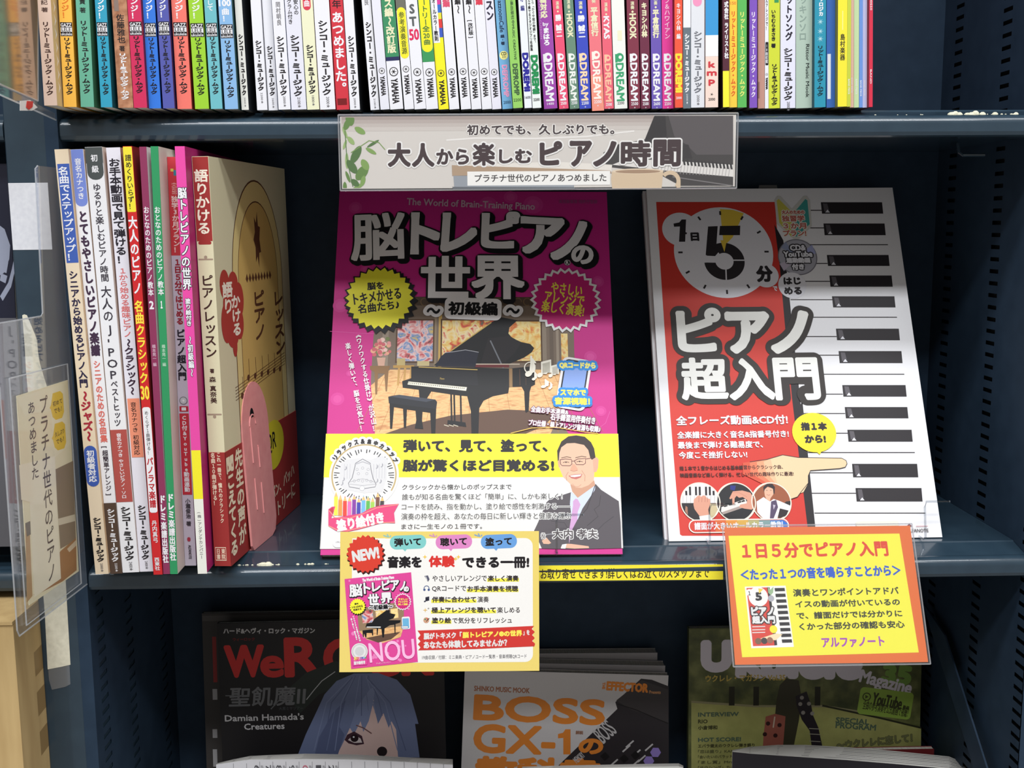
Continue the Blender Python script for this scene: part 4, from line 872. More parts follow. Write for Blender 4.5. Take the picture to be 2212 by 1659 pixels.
# portrait on the band
pr.at(1140, 930, 5.927); SKN = c(232, 188, 160); SUIT = c(84, 78, 84)
pr.poly([(80, 1285), (130, 1180), (240, 920), (280, 880), (555, 790), (640, 860), (865, 680), (940, 760), (1165, 905), (1190, 1180), (1200, 1505), (560, 1520), (180, 1510)], SUIT)
pr.poly([(552, 790), (640, 860), (868, 676), (860, 760), (700, 1000), (640, 1140), (560, 1100), (540, 940)], c(206, 216, 240))
pr.poly([(580, 905), (612, 872), (640, 880), (676, 950), (640, 1040), (636, 1140), (560, 1285), (530, 1450), (528, 1290), (560, 1090), (580, 960)], c(206, 160, 206))
pr.line([(866, 690), (760, 1000), (650, 1130)], 10, c(60, 56, 60)); pr.line([(935, 830), (915, 960), (850, 1010), (900, 1100), (760, 1220)], 7, c(56, 52, 56)); pr.line([(1100, 1100), (980, 1190), (840, 1330)], 9, c(66, 62, 68)); pr.line([(300, 1160), (470, 1180), (540, 1300)], 7, c(60, 56, 62))
pr.poly([(545, 690), (850, 640), (865, 700), (640, 862), (570, 780)], c(206, 156, 128))
pr.poly([(385, 420), (400, 260), (450, 170), (560, 110), (700, 120), (800, 190), (850, 330), (858, 480), (845, 640), (780, 700), (690, 735), (620, 730), (540, 680), (450, 590), (412, 500)], SKN)
pr.poly([(830, 360), (880, 340), (908, 370), (900, 480), (880, 530), (845, 535)], c(222, 172, 146)); pr.poly([(384, 390), (404, 395), (412, 470), (395, 470)], c(214, 164, 138))
pr.poly([(384, 395), (376, 260), (430, 140), (520, 75), (620, 62), (730, 80), (810, 150), (850, 230), (868, 345), (820, 375), (800, 350), (775, 250), (720, 185), (600, 160), (500, 165), (430, 215), (405, 290), (398, 380)], c(58, 48, 46))
GLS = c(96, 50, 56)
for q in (((412, 375), (480, 365), (560, 372), (566, 430), (540, 452), (440, 450), (420, 430), (412, 375)), ((596, 388), (640, 365), (740, 358), (738, 420), (712, 438), (622, 436), (596, 388))): pr.line(q, 9, GLS)
pr.line([(562, 392), (598, 392)], 8, GLS); pr.line([(740, 366), (835, 350)], 9, GLS)
for x, y in ((490, 408), (664, 398)): pr.line([(x-40, y+4), (x, y-8), (x+40, y+2)], 7, c(70, 44, 40)); pr.disc(x, y, 8, c(50, 34, 30), n=12)
pr.line([(430, 352), (500, 336), (556, 350)], 10, c(110, 84, 70)); pr.line([(610, 350), (690, 330), (750, 340)], 10, c(110, 84, 70))
pr.poly([(572, 430), (600, 430), (640, 490), (636, 512), (590, 520), (548, 514), (546, 496)], c(222, 168, 140)); pr.line([(546, 512), (590, 522), (638, 510)], 5, c(176, 116, 96))
pr.poly([(520, 580), (600, 560), (700, 556), (680, 600), (620, 625), (560, 612)], c(196, 110, 104)); pr.poly([(540, 580), (600, 568), (690, 562), (670, 585), (600, 597), (556, 592)], c(244, 240, 234))
pr.line([(520, 530), (490, 580), (500, 640)], 6, c(196, 140, 116)); pr.line([(690, 510), (735, 580), (730, 650)], 6, c(196, 140, 116)); pr.arc(630, 660, 60, 200, 330, 5, c(200, 146, 122))
pr.poly([(420, 1500), (440, 1465), (510, 1450), (560, 1452), (780, 1482), (785, 1506), (600, 1512)], c(224, 176, 150)); pr.poly([(424, 1510), (440, 1460), (498, 1450), (482, 1512)], c(236, 238, 246))
pr.poly([(180, 1410), (240, 1370), (300, 1440), (270, 1455), (200, 1450)], c(222, 176, 150)); pr.line([(185, 1340), (300, 1325), (330, 1335)], 12, c(150, 150, 156))
pr.at(680, 900, 2.766)
for s_, q in (('クラシックから懐かしのポップスまで', (522, 404, 1176, 438)), ('誰もが知る名曲を驚くほど「簡単」に、しかも楽しく！', (522, 460, 1480, 497)), ('コードを読み、指を動かし、塗り絵で感性を刺激する――', (520, 518, 1530, 556)), ('演奏の枠を超え、あなたの毎日に新しい輝きと健康を運ぶ', (518, 575, 1534, 615)), ('まさに一生モノの１冊です。', (518, 640, 1000, 673))):
    pr.text(s_, *q, c(66, 62, 62), .5, ol=(OFFW, 3.5) if q[2] > 1400 else None, rot=.2)
pr.text('大内 孝夫', 1420, 672, 1692, 730, c(84, 76, 80), 1.5, ol=(OFFW, 5))
pr.text('役', 1352, 696, 1378, 730, c(84, 76, 80), .6, ol=(OFFW, 4))
# colouring badge with pencils
pr.at(690, 930, 6.638)
for i, ch in enumerate('リラックス&集中力アップ'):
    g = math.radians(150-125*i/11); r_ = 500
    pr.disc(645+r_*math.cos(g), 645-r_*math.sin(g), 62, OFFW, n=18)
pr.disc(640, 642, 500, OFFW); pr.ring(640, 642, 448, 468, c(190, 166, 110), -30, 210); pr.disc(640, 642, 446, OFFW)
for i in range(64):
    if i % 7 in (2, 6): continue
    g = 2*math.pi*i/64
    pr.line([(640+r_*math.cos(g), 642+r_*.86*math.sin(g)) for r_ in (350+20*(i % 3), 432)], 13, c(40, 40, 46))
LG = c(150, 150, 158)
pr.poly([(310, 470), (400, 420), (560, 400), (740, 420), (900, 360), (980, 420), (960, 700), (900, 880), (640, 900), (380, 850), (270, 760)], c(216, 216, 218))
pr.line([(520, 470), (500, 560), (470, 680), (415, 760), (430, 810), (610, 840), (800, 810), (812, 770), (770, 690), (740, 560), (730, 470), (620, 410), (520, 470)], 9, c(110, 110, 118)); pr.line([(505, 490), (620, 450), (738, 490)], 14, c(176, 176, 182)); pr.line([(440, 740), (620, 690), (800, 745)], 5, LG); pr.line([(430, 770), (620, 790), (806, 770)], 5, LG)
for x, y in ((540, 560), (620, 540), (700, 560), (560, 620), (680, 620), (500, 725), (560, 715), (620, 725), (680, 715), (740, 730)): pr.ring(x, y, 16, 20, LG, n=16)
for x in (360, 400, 440, 780, 820, 860, 900, 940): pr.line([(x, 480), (x-4, 690)], 4, c(176, 176, 184))
for x, y in ((350, 700), (330, 760), (830, 520), (900, 500), (830, 720), (880, 730), (380, 540)): pr.text('♪', x-18, y-30, x+18, y+30, c(160, 160, 168), 1)
pr.disc(612, 830, 34, c(246, 246, 246)); pr.ring(612, 830, 32, 36, LG, n=24)
PC = [(245, 236, 70), (240, 150, 70), (226, 66, 50), (232, 110, 180), (130, 50, 160), (60, 60, 170), (110, 180, 236), (90, 180, 80), (160, 206, 80), (120, 72, 56), (60, 56, 60)]
px_ = [240, 302, 368, 434, 500, 566, 634, 700, 765, 838, 902]; ty_ = [880, 925, 940, 945, 920, 960, 930, 940, 955, 885, 940]
for i, (x, t_) in enumerate(zip(px_, ty_)):
    yb_ = 1230-abs(i-3)*4-(max(0, i-5))*26
    pr.poly([(x-32, t_+75), (x, t_-10), (x+30, t_+75), (x+28, yb_), (x-30, yb_)], OFFW)
    pr.poly([(x-27, t_+75), (x, t_), (x+26, t_+75)], c(226, 190, 120)); pr.poly([(x-8, t_+22), (x, t_), (x+8, t_+22)], c(*PC[i])); pr.poly([(x-28, t_+72), (x+26, t_+72), (x+24, yb_), (x-32, yb_)], c(*PC[i]))
pr.poly([(130, 1130), (180, 1095), (230, 1090), (200, 1180), (170, 1260), (600, 1190), (720, 1120), (900, 1070), (1140, 1052), (1070, 1180), (1085, 1330), (900, 1325), (740, 1370), (560, 1420), (400, 1452), (240, 1440), (130, 1370)], c(220, 62, 120))
pr.poly([(138, 1140), (200, 1100), (200, 1200)], c(190, 50, 70)); pr.line([(140, 1150), (220, 1250), (430, 1260), (640, 1190), (820, 1110), (1130, 1062)], 12, c(244, 150, 130)); pr.line([(135, 1370), (250, 1425), (420, 1430), (620, 1390), (800, 1330), (1080, 1315)], 12, c(244, 150, 130))
pr.text('塗り絵付き', 240, 1215, 930, 1395, OFFW, 10, rot=11)
for i, ch in enumerate('リラックス&集中力アップ'):
    g = math.radians(148-121*i/11); r_ = 495; x, y = 648+r_*math.cos(g), 652-r_*math.sin(g)
    pr.text(ch, x-30, y-36, x+30, y+36, K, 5, rot=(math.degrees(g)-90))
pr.rect(195, 1570, 340, 1680, c(226, 226, 228), 60); pr.text('(株)', 235, 1590, 300, 1618, GR, 0)
ob.build('paper_band', root, pl.o)

# --- red and white beginner book with the keyboard
P2, w2, h2 = lean((1394, 422), (1925, 418), (1445, 1183), (2035, 1174), .034)
P2.o[2] += max(0, .0006-P2.o[2])
def keyboard_cover(name, label, pl, w, h, full):
    root, cv = standing(name, label, pl, w, h, .006, c(240, 240, 244), c(206, 56, 50), group='piano books shown face out')
    if not full:
        cv.build('cover', root, pl.o); return
    pr = Print(cv, pl); pr.at(1380, 380, 3.16); RD = c(214, 62, 52); KW = c(236, 236, 244); KB = c(44, 40, 44); DG = c(52, 46, 44)
    r7 = lambda x, y: (x, y); 
    def r8(x, y): return ((x/2.676+1380-1380)*3.16, (y/2.676+860-380)*3.16)
    pr.poly([(118, 178), (928, 178), (962, 600), (1062, 1643), r8(975, 745), r8(978, 796), r8(250, 796), r8(238, 788), (215, 1643)], RD)
    pr.poly([(925, 330), (986, 440), (1022, 760), (1040, 950), (1105, 1560), r8(945, 10), r8(1020, 745), r8(975, 745), r8(885, 0), (995, 1000), (962, 620)], KB)
    for y, x0, x1 in ((235, 1100, 1250), (355, 1100, 1265), (470, 1100, 1700), (598, 1030, 1288), (720, 1030, 1305), (845, 1035, 1322), (965, 1050, 1762), (1097, 1070, 1350), (1224, 1085, 1368), (1354, 1100, 1812), (1490, 1110, 1392), (1622, 1112, 1408)): pr.line([(x0, y), (x1, y)], 7, c(60, 54, 58))
    for y, x0, x1 in ((203, 975, 1212), (315, 966, 1595), (432, 985, 1238), (550, 998, 1258), (665, 1015, 1655)): pr.line([r8(x0, y), r8(x1, y)], 7, c(60, 54, 58))
    for q in ((1242, 180, 1668, 258), (1260, 325, 1685, 405), (1283, 540, 1712, 615), (1300, 680, 1733, 757), (1318, 822, 1752, 898), (1345, 1043, 1782, 1122), (1363, 1196, 1800, 1278), (1388, 1428, 1828, 1507), (1405, 1578, 1840, 1655)):
        x0, y0, x1, y1 = q; pr.poly([(x0, y0), (x1-8, y0), (x1, y1), (x0+8, y1)], KB); pr.poly([(x0+14, y0+8), (x0+44, y0+10), (x0+56, y1-22), (x0+24, y1-14)], c(96, 92, 98)); pr.poly([(x0+30, y1-8), (x0+46, y1-28), (x0+62, y1-8)], KW)
    for q in ((1205, 183, 1583, 252), (1232, 380, 1615, 458), (1252, 520, 1640, 598)):
        (x0, y0), (x1, y1) = r8(*q[:2]), r8(*q[2:]); pr.poly([(x0, y0), (x1-8, y0), (x1, y1), (x0+8, y1)], KB); pr.poly([(x0+14, y0+8), (x0+44, y0+10), (x0+56, y1-22), (x0+24, y1-14)], c(96, 92, 98)); pr.poly([(x0+30, y1-8), (x0+46, y1-28), (x0+62, y1-8)], KW)
    # clock face
    pr.disc(285, 365, 126, KW); pr.disc(866, 680, 88, KW); pr.disc(578, 520, 338, KW, n=60)
    pr.poly([(580, 482), (553, 226), (640, 232), (716, 256), (640, 420)], c(238, 206, 76))
    for i in range(12):
        g = math.radians(30*i); ctr = pr.uv(578, 520); R = pr.len_(578, 520, 300); r0, r1 = R*.93, R*1.03; e = R*.022
        d_ = np.array((math.sin(g), math.cos(g))); n_ = np.array((d_[1], -d_[0]))
        pr.raw([ctr+d_*r0+n_*e, ctr+d_*r1+n_*e, ctr+d_*r1-n_*e, ctr+d_*r0-n_*e], KB)
    pr.poly([(553, 342), (692, 340), (690, 405), (548, 405)], KB); pr.poly([(472, 346), (538, 343), (524, 545), (456, 541)], KB)
    pr.ring(584, 583, 62, 138, KB, -176, 118, n=50)
    pr.poly([(470, 500), (520, 476), (545, 520), (520, 548), (462, 545)], KB)
    pr.line([(640, 576), (730, 576)], 9, KW); pr.line([(594, 630), (597, 716)], 9, KW); pr.line([(430, 570), (530, 572)], 46, KW)
    pr.poly([(556, 440), (600, 440), (584, 520)], c(238, 206, 76))
    pr.poly([(236, 326), (276, 318), (292, 298), (322, 298), (316, 450), (274, 450), (280, 346), (240, 348)], KB); pr.text('日', 352, 386, 412, 446, KB, 5); pr.text('分', 800, 612, 914, 726, KB, 7); pr.text('で', 914, 752, 946, 786, KW, 2)
    # beginner mark
    pr.poly([(925, 165), (946, 138), (965, 138), (1045, 226), (1125, 138), (1146, 138), (1168, 165), (1180, 345), (1076, 448), (942, 330)], c(214, 214, 208))
    pr.poly([(940, 168), (955, 158), (1042, 245), (1044, 420), (958, 320)], c(214, 206, 90)); pr.poly([(1150, 168), (1136, 158), (1064, 245), (1072, 420), (1166, 330)], c(70, 166, 160))
    RB = c(196, 96, 84)
    for s_, q in (('大人のための', (974, 234, 1130, 262)), ('独習学', (976, 270, 1130, 312)), ('３か月', (984, 322, 1142, 362)), ('プラン!', (984, 370, 1142, 412))): pr.text(s_, *q, RB, 1.8, ol=(c(240, 236, 226), 6))
    pr.disc(1083, 555, 134, c(126, 124, 134)); pr.disc(1083, 555, 127, c(178, 178, 190)); pr.poly([(1083, 555), (1180, 470), (1208, 530)], c(170, 176, 220)); pr.poly([(1083, 555), (960, 600), (990, 650)], c(200, 190, 210)); pr.poly([(1083, 555), (970, 490), (1000, 450)], c(150, 160, 190))
    for s_, q in (('CD&', (1030, 470, 1140, 512)), ('YouTube', (985, 514, 1185, 556)), ('連動動画', (1004, 558, 1170, 596)), ('付き', (1044, 600, 1128, 642))): pr.text(s_, *q, KW, 3, ol=(KB, 8))
    pr.disc(1047, 748, 96, KW); pr.text('はじ', 986, 692, 1106, 744, KB, 4); pr.text('める', 990, 758, 1112, 812, KB, 4)
    tit = (('ピ', (256, 900, 566, 1206)), ('ア', (592, 924, 900, 1216)), ('ノ', (888, 918, 1170, 1216)), ('超', (284, 1240, 606, 1532)), ('入', (608, 1244, 922, 1532)), ('門', (920, 1240, 1230, 1532)))
    for s_, q in tit: pr.text(s_, *q, DG, 22, ol=(DG, 36), res=4)
    for s_, q in tit: pr.text(s_, *q, c(244, 244, 240), 19 if s_ in 'アノ' else (15 if s_ == 'ピ' else 11), res=4)
    pr.at(1380, 860, 2.676)
    pr.text('全フレーズ動画&CD付!', 214, 100, 860, 156, KW, 2.2); pr.text('全楽譜に大きく音名&指番号付き!', 220, 190, 866, 232, KW, 1.5); pr.text('最後まで弾ける難易度で、', 224, 250, 716, 292, KW, 1.5); pr.text('今度こそ挫折しない!', 230, 308, 626, 350, KW, 1.5)
    SK = c(240, 210, 168)
    for i, m in enumerate(((220, 92, 68), (228, 130, 96), (236, 166, 126), (241, 194, 154))): pr.poly([(600+40*i, 375-2*i), (760, 352), (900, 342), (960, 480), (900, 575), (840, 552), (700+20*i, 490-10*i), (600+44*i, 440-6*i)], c(*m))
    pr.poly([(760, 352), (830, 330), (920, 345), (1170, 348), (1196, 362), (1202, 380), (1192, 400), (1160, 408), (990, 420), (980, 445), (978, 492), (950, 545), (928, 552), (915, 572), (880, 584), (848, 556), (800, 500)], SK)
    pr.line([(640, 370), (740, 356), (830, 330), (920, 345), (1170, 348), (1196, 362), (1202, 380), (1192, 400), (1160, 408), (990, 420), (978, 450), (978, 492)], 4, KB)
    pr.line([(978, 470), (978, 492), (935, 545), (915, 572), (880, 584)], 3.5, KB)
    pr.text('指１本で１音からはじめる基本練習からクラシック曲、', 234, 390, 832, 416, c(70, 30, 26), .8); pr.text('映画音楽など楽しく弾ける、忙しい世代の趣味作りに最適!', 238, 430, 894, 456, c(70, 30, 26), .8)
    pr.poly([(1000, 290), (1045, 328), (1062, 292)], c(250, 226, 50)); pr.disc(1012, 200, 127, c(250, 226, 50), ry=118); pr.text('指１本', 934, 140, 1086, 190, KB, 4); pr.text('から!', 956, 214, 1080, 262, KB, 4)
    # three round pictures
    pr.at(1440, 1020, 7.373)
    for cx_, r_ in ((535, 320), (1100, 318), (1665, 318)): pr.disc(cx_, 480, r_, c(246, 236, 220))
    def circ(cx_, cy_, r_, y0, y1, m):
        P = []
        for i in range(60):
            g = 2*math.pi*i/60; P.append((cx_+r_*math.cos(g), min(max(cy_+r_*math.sin(g)*1.0, y0), y1)))
        pr.poly(P, m)
    circ(535, 480, 300, 0, 999, c(44, 40, 44)); circ(535, 480, 300, 0, 495, c(236, 234, 232))
    for x in (310, 370, 465, 525, 625, 685, 745): pr.poly([(x-18, 235 if 360 < x < 700 else 300), (x+14, 235 if 360 < x < 700 else 300), (x+18, 372), (x-14, 372)], c(36, 30, 36))
    for x in (260, 320, 380, 440, 500, 570, 640, 700, 760, 810): pr.line([(x, 376), (x-3, 492)], 4, c(130, 126, 126))
    pr.poly([(690, 505), (840, 505), (800, 620), (740, 740), (680, 760)], c(206, 190, 150)); pr.poly([(300, 540), (330, 560), (335, 690), (290, 620)], c(170, 120, 96))
    HS = c(222, 160, 136)
    pr.poly([(430, 440), (470, 400), (490, 380), (520, 372), (545, 395), (580, 372), (615, 380), (640, 420), (690, 430), (692, 500), (660, 600), (680, 690), (520, 700), (440, 590), (424, 520)], HS)
    for x in (512, 560, 612, 650): pr.line([(x, 405), (x-4, 480)], 6, c(176, 110, 96))
    pr.poly([(515, 705), (680, 680), (720, 745), (680, 770), (530, 765)], c(238, 238, 236))
    circ(1100, 480, 298, 0, 999, c(38, 38, 42)); pr.poly([(1010, 215), (1100, 220), (1080, 300), (1010, 280)], c(40, 50, 130))
    pr.poly([(870, 560), (1250, 430), (1285, 500), (1180, 570), (900, 670), (862, 630)], c(232, 228, 224)); pr.poly([(880, 640), (1200, 530), (1210, 570), (890, 680)], c(170, 156, 150))
    for x in (900, 980, 1120, 1180): pr.poly([(x, 545-(x-900)*.28), (x+50, 520-(x-900)*.28), (x+70, 545-(x-900)*.28), (x+20, 560-(x-900)*.28)], c(30, 28, 32))
    pr.poly([(995, 420), (1050, 310), (1200, 295), (1330, 330), (1390, 430), (1395, 560), (1350, 600), (1240, 585), (1150, 560), (1170, 520), (1270, 500), (1280, 450), (1210, 400), (1150, 410), (1110, 380), (1080, 420), (1075, 520), (1045, 520), (1040, 420), (1010, 435)], HS)
    pr.line([(1050, 330), (1150, 330), (1280, 400)], 6, c(196, 130, 110))
    circ(1665, 480, 298, 0, 999, c(160, 92, 62)); pr.poly([(1900, 470), (1975, 460), (1960, 560), (1900, 700), (1780, 740), (1740, 600)], c(50, 44, 46))
    pr.poly([(1430, 470), (1540, 400), (1640, 470), (1700, 430), (1790, 460), (1985, 545), (1960, 620), (1800, 580), (1760, 740), (1560, 770), (1440, 640)], c(238, 234, 238)); pr.poly([(1660, 470), (1740, 445), (1770, 560), (1700, 740), (1640, 740)], c(90, 76, 106)); pr.poly([(1690, 520), (1730, 530), (1700, 600)], c(200, 190, 210))
    pr.poly([(1548, 290), (1600, 240), (1690, 260), (1700, 350), (1650, 420), (1640, 470), (1590, 440), (1560, 380)], c(230, 184, 156)); pr.poly([(1545, 330), (1535, 240), (1590, 190), (1680, 190), (1720, 240), (1715, 340), (1700, 360), (1690, 270), (1610, 230), (1560, 270)], c(50, 40, 46))
    for x in (1592, 1655): pr.line([(x-14, 292), (x+14, 294)], 6, c(60, 44, 44))
    pr.line([(1590, 360), (1620, 372), (1645, 362)], 6, c(176, 90, 84))
    for cx_ in (535, 1100, 1665): pr.ring(cx_, 480, 303, 320, c(246, 236, 220))
    pr.at(1380, 860, 2.676)
    pr.rect(287, 700, 867, 778, c(246, 240, 230), 38); pr.rect(293, 706, 861, 772, c(214, 70, 56), 33)
    for i, m in enumerate(((222, 110, 60), (226, 150, 64), (216, 172, 80), (180, 176, 120), (130, 160, 160), (90, 140, 200))): pr.rect(440+i*64, 706, 440+(i+1)*64 if i < 5 else 836, 772, c(*m))
    pr.poly([(815, 706), (838, 708), (858, 725), (860, 750), (842, 770), (815, 772)], c(50, 120, 210))
    pr.text('譜面が大きいオールカラー教則', 320, 716, 832, 760, KW, 1.4)
    pr.line([(1600, 742), (1668, 741)], 2.5, c(190, 80, 90)); pr.poly([(1545, 742), (1560, 726), (1578, 742)], c(120, 50, 70)); pr.text('ALFANOTE', 1546, 756, 1672, 776, c(90, 84, 84), .4)
    pr.rect(1252, 712, 1500, 740, c(240, 238, 224), 8)
    cv.build('cover', root, pl.o)
keyboard_cover('piano_book', 'red and white keyboard cover book with a big 5 in a clock face, front copy', P2, w2, h2, True)
pb = Plane(P2.o-P2.n*.0066-P2.ux*.0022+P2.uy*.002, P2.ux, P2.uy)
keyboard_cover('piano_book', 'second copy showing a red and white edge behind the clock face book', pb, w2, h2, False)
# paper tab rising behind the clock face book
mb = MB(); tp = Plane(pb.o-P2.n*.0066, P2.ux, P2.uy)
a0 = tp.uv(1636, 420); a1 = tp.uv(1682, 420); a2 = tp.uv(1678, 400); a3 = tp.uv(1640, 400)
mb.prism(tp.w([(a0[0]-.008, h2*.6), (a1[0]+.008, h2*.6), (a1[0]+.008, a1[1]-.002), (a1[0], a1[1]), (a2[0], a2[1]), (a3[0], a3[1]), (a0[0], a0[1]), (a0[0]-.008, a0[1]-.002)]), -P2.n*.0004, c(150, 148, 146))
pr = Print(mb, tp); pr.text('注文カード', 1644, 406, 1676, 411, GR, 0)
tag(mb.build('order_slip', None, tp.o), 'grey order slip sticking up above the clock face book', 'slip')

# clear book stands: back slope, foot and two front hooks
def stand(label, pl, w, h, off, hooks):
    root = empty('book_stand', pl.o, label, 'stand', 'clear book stands')
    mb = MB(); b = -pl.n; o = pl.o+b*off
    foot = np.array((o[0], o[1], 0.0002))
    mb.box(o+pl.ux*w*.25+pl.uy*.004, pl.ux*w*.5, b*.0018, pl.uy*h*.7, CLEAR); mb.build('back_rest', root, pl.o)
    for px in hooks:
        q = at(px, 1190, 1, pl.o[1]-.006); m2 = MB(); x = q[0]; y = pl.o[1]-.0075
        m2.tube([(x, pl.o[1]+.004, .0016), (x, y, .0016), (x, y-.0035, .004), (x, y+.0005, .026), (x+.002, y+.003, .030), (x+.020, y+.003, .030)], .0009, clear('clear_hook', (.8, .82, .84), 1.5), 6)
        m2.build('hook', root, pl.o)
stand('clear stand under the magenta grand piano book', pl, bw, bh, .0128, (1202,))
stand('clear stand under the clock face book', P2, w2, h2, .0148, (1530, 1992))

# ------------------------------------------------------------------ header sign on the upper rail
def card(name, label, cat, pl, w, h, mat, sleeve=None, thick=.0004, group=None):
    root = empty(name, pl.o, label, cat, group); mb = MB()
    mb.box(pl.o, pl.ux*w, -pl.n*thick, pl.uy*h, mat)
    if sleeve:
        e = sleeve; m2 = MB(); m2.box(pl.o-pl.ux*e-pl.uy*e+pl.n*.0012, pl.ux*(w+2*e), -pl.n*.0002, pl.uy*(h+2*e), SLEEVE)
        m2.box(pl.o-pl.ux*e-pl.uy*e-pl.n*.0009, pl.ux*(w+2*e), -pl.n*.0002, pl.uy*(h+2*e), SLEEVE)
        ED = clear('sleeve_edge', (.9, .9, .92), 1.5, .1, .3)
        for a_, b_ in (((-e, -e), (w+e, -e)), ((w+e, -e), (w+e, h+e)), ((w+e, h+e), (-e, h+e)), ((-e, h+e), (-e, -e))):
            m2.tube([pl.o+pl.ux*a_[0]+pl.uy*a_[1]+pl.n*.0002, pl.o+pl.ux*b_[0]+pl.uy*b_[1]+pl.n*.0002], .0005, ED, 6)
        m2.build('clear_sleeve', root, pl.o)
    return root, mb
q0, q1, q2 = at(739, 408, 1, -.0035), at(1587, 408, 1, -.0035), at(739, 252, 1, -.0035)
hs = Plane(q0, (q1-q0)*(1, 0, 0), (0, 0, 1)); hw_ = q1[0]-q0[0]; hh_ = q2[2]-q0[2]
root, mb = card('shelf_sign', 'wide header sign with green leaves, cup and piano picture on the upper rail', 'sign', hs, hw_, hh_, c(214, 208, 202), .0012)
pr = Print(mb, hs); pr.at(680, 230, 2.304)
def clip(P): return P
BG = c(214, 208, 202)
for i, m in enumerate(((168, 154, 148), (184, 172, 166), (196, 186, 180), (206, 198, 192))): pr.rect(135, 46+i*18, 1690, 66+i*18, c(*m))

pr.line([(655, 168), (800, 158), (1100, 160), (1350, 150), (1590, 122)], 8, c(236, 232, 228))
DKP = c(58, 54, 54)
pr.poly([(1690, 46), (2082, 46), (2082, 395), (1820, 395), (1700, 330), (1450, 300), (1436, 230), (1500, 190), (1640, 165), (1680, 120)], DKP)
pr.poly([(1760, 46), (2082, 46), (2082, 240), (1900, 240), (1850, 190), (1790, 150)], c(84, 78, 80))
pr.poly([(1690, 46), (1745, 46), (1752, 150), (1640, 170)], c(34, 30, 32)); pr.poly([(1500, 190), (1640, 165), (1860, 190), (1880, 260), (1520, 260)], c(44, 40, 42))
pr.poly([(1560, 258), (2082, 290), (2082, 350), (1800, 325), (1480, 290)], c(226, 222, 218))
for i in range(24): pr.line([(1700+i*16, 270+i*1.0), (1690+i*16, 330+i*.8)], 2.5, c(160, 156, 156))
for i in range(14): pr.poly([(1830+i*18, 262+i*1.6), (1840+i*18, 262+i*1.6), (1846+i*18, 292+i*1.6), (1836+i*18, 292+i*1.6)], c(40, 38, 40))
pr.line([(1780, 350), (2082, 395)], 5, c(120, 116, 116))
LGN = [c(96, 132, 62), c(126, 160, 84), c(150, 178, 110), c(76, 112, 56)]
for i, (x, y, w_, h_, r_) in enumerate(((175, 62, 44, 70, 10), (225, 120, 30, 60, 60), (150, 130, 16, 60, 20), (205, 240, 40, 100, -30), (235, 330, 50, 90, -40), (280, 222, 20, 60, 60), (160, 270, 18, 80, 0), (290, 185, 14, 70, -60), (165, 350, 16, 60, 20), (215, 400, 22, 60, -60), (150, 190, 14, 50, -20), (185, 300, 40, 80, 35), (160, 90, 30, 60, -25), (250, 290, 36, 60, 30), (180, 170, 24, 50, 40), (200, 380, 30, 50, 50), (150, 400, 20, 50, 0), (240, 370, 24, 54, -15))):
    ctr = pr.uv(x, y); k_ = pr.len_(x, y, 1); a_ = math.radians(r_); R_ = np.array([[math.cos(a_), -math.sin(a_)], [math.sin(a_), math.cos(a_)]]); P = []
    for q in range(16):
        g = 2*math.pi*q/16; P.append(ctr+R_@np.array((w_/2*math.cos(g)*abs(math.cos(g/1.0))**.2, h_/2*math.sin(g)))*k_)
    P = [np.array((max(q[0], .0006), min(max(q[1], .0006), hh_-.0006))) for q in P]
    pr.raw(P, LGN[i % 4])
pr.line([(150, 120), (160, 260), (190, 400)], 4, LGN[3]); pr.line([(180, 230), (270, 170), (320, 180), (350, 215)], 4, LGN[1])
pr.poly([(685, 292), (1200, 275), (1480, 290), (1476, 324), (690, 345)], c(232, 226, 218)); pr.poly([(682, 292), (1470, 318), (1478, 332), (684, 345)], c(176, 150, 124)); pr.poly([(690, 345), (1290, 345), (1290, 402), (694, 402)], c(150, 156, 164)); pr.poly([(684, 400), (1290, 402), (1300, 412), (690, 414)], c(96, 100, 106))
CUP = c(214, 190, 160)
pr.ring(1768, 372, 32, 52, CUP, -40, 140); pr.rect(1800, 372, 1820, 404, CUP)
pr.poly([(1480, 322), (1735, 318), (1730, 360), (1726, 406), (1480, 408), (1474, 360)], CUP); pr.disc(1608, 322, 128, c(226, 206, 180), ry=13); pr.disc(1608, 324, 112, c(166, 136, 110), ry=9)
pr.rect(760, 322, 1470, 392, c(244, 242, 238)); pr.text('プラチナ世代のピアノあつめました', 796, 336, 1452, 376, c(44, 36, 38), .8)
pr.text('初めてでも、久しぶりでも。', 758, 88, 1492, 142, c(56, 40, 44), 2, ol=(c(238, 234, 230), 4))
for s_, q, b_ in (('大', (362, 180, 478, 302), 6), ('人', (482, 182, 596, 302), 6), ('から', (604, 210, 768, 290), 4), ('楽', (784, 180, 898, 296), 5), ('しむ', (916, 212, 1082, 284), 4), ('ピ', (1118, 172, 1232, 294), 7), ('ア', (1268, 170, 1380, 300), 7), ('ノ', (1384, 172, 1502, 300), 7), ('時', (1522, 168, 1674, 300), 6), ('間', (1684, 164, 1822, 300), 6)):
    pr.text(s_, *q, c(58, 38, 42), b_, ol=(c(240, 238, 236), 7), res=4)
mb.build('printed_card', root, hs.o)

# ------------------------------------------------------------------ yellow notice strip on the middle rail
ys, yw, yh = lean((1150, 1222), (1562, 1219), (1150, 1255), (1562, 1252), -.0009)
mb = MB(); mb.box(ys.o-ys.ux*.1, ys.ux*(yw+.1), -ys.n*.0003, ys.uy*yh, c(246, 232, 60))
pr = Print(mb, ys); pr.text('お取り寄せできます!詳しくはお近くのスタッフまで', 1168, 1227, 1532, 1250, c(60, 52, 40), .35)
tag(mb.build('notice_strip', None, ys.o), 'narrow yellow notice strip stuck along the middle rail', 'strip')

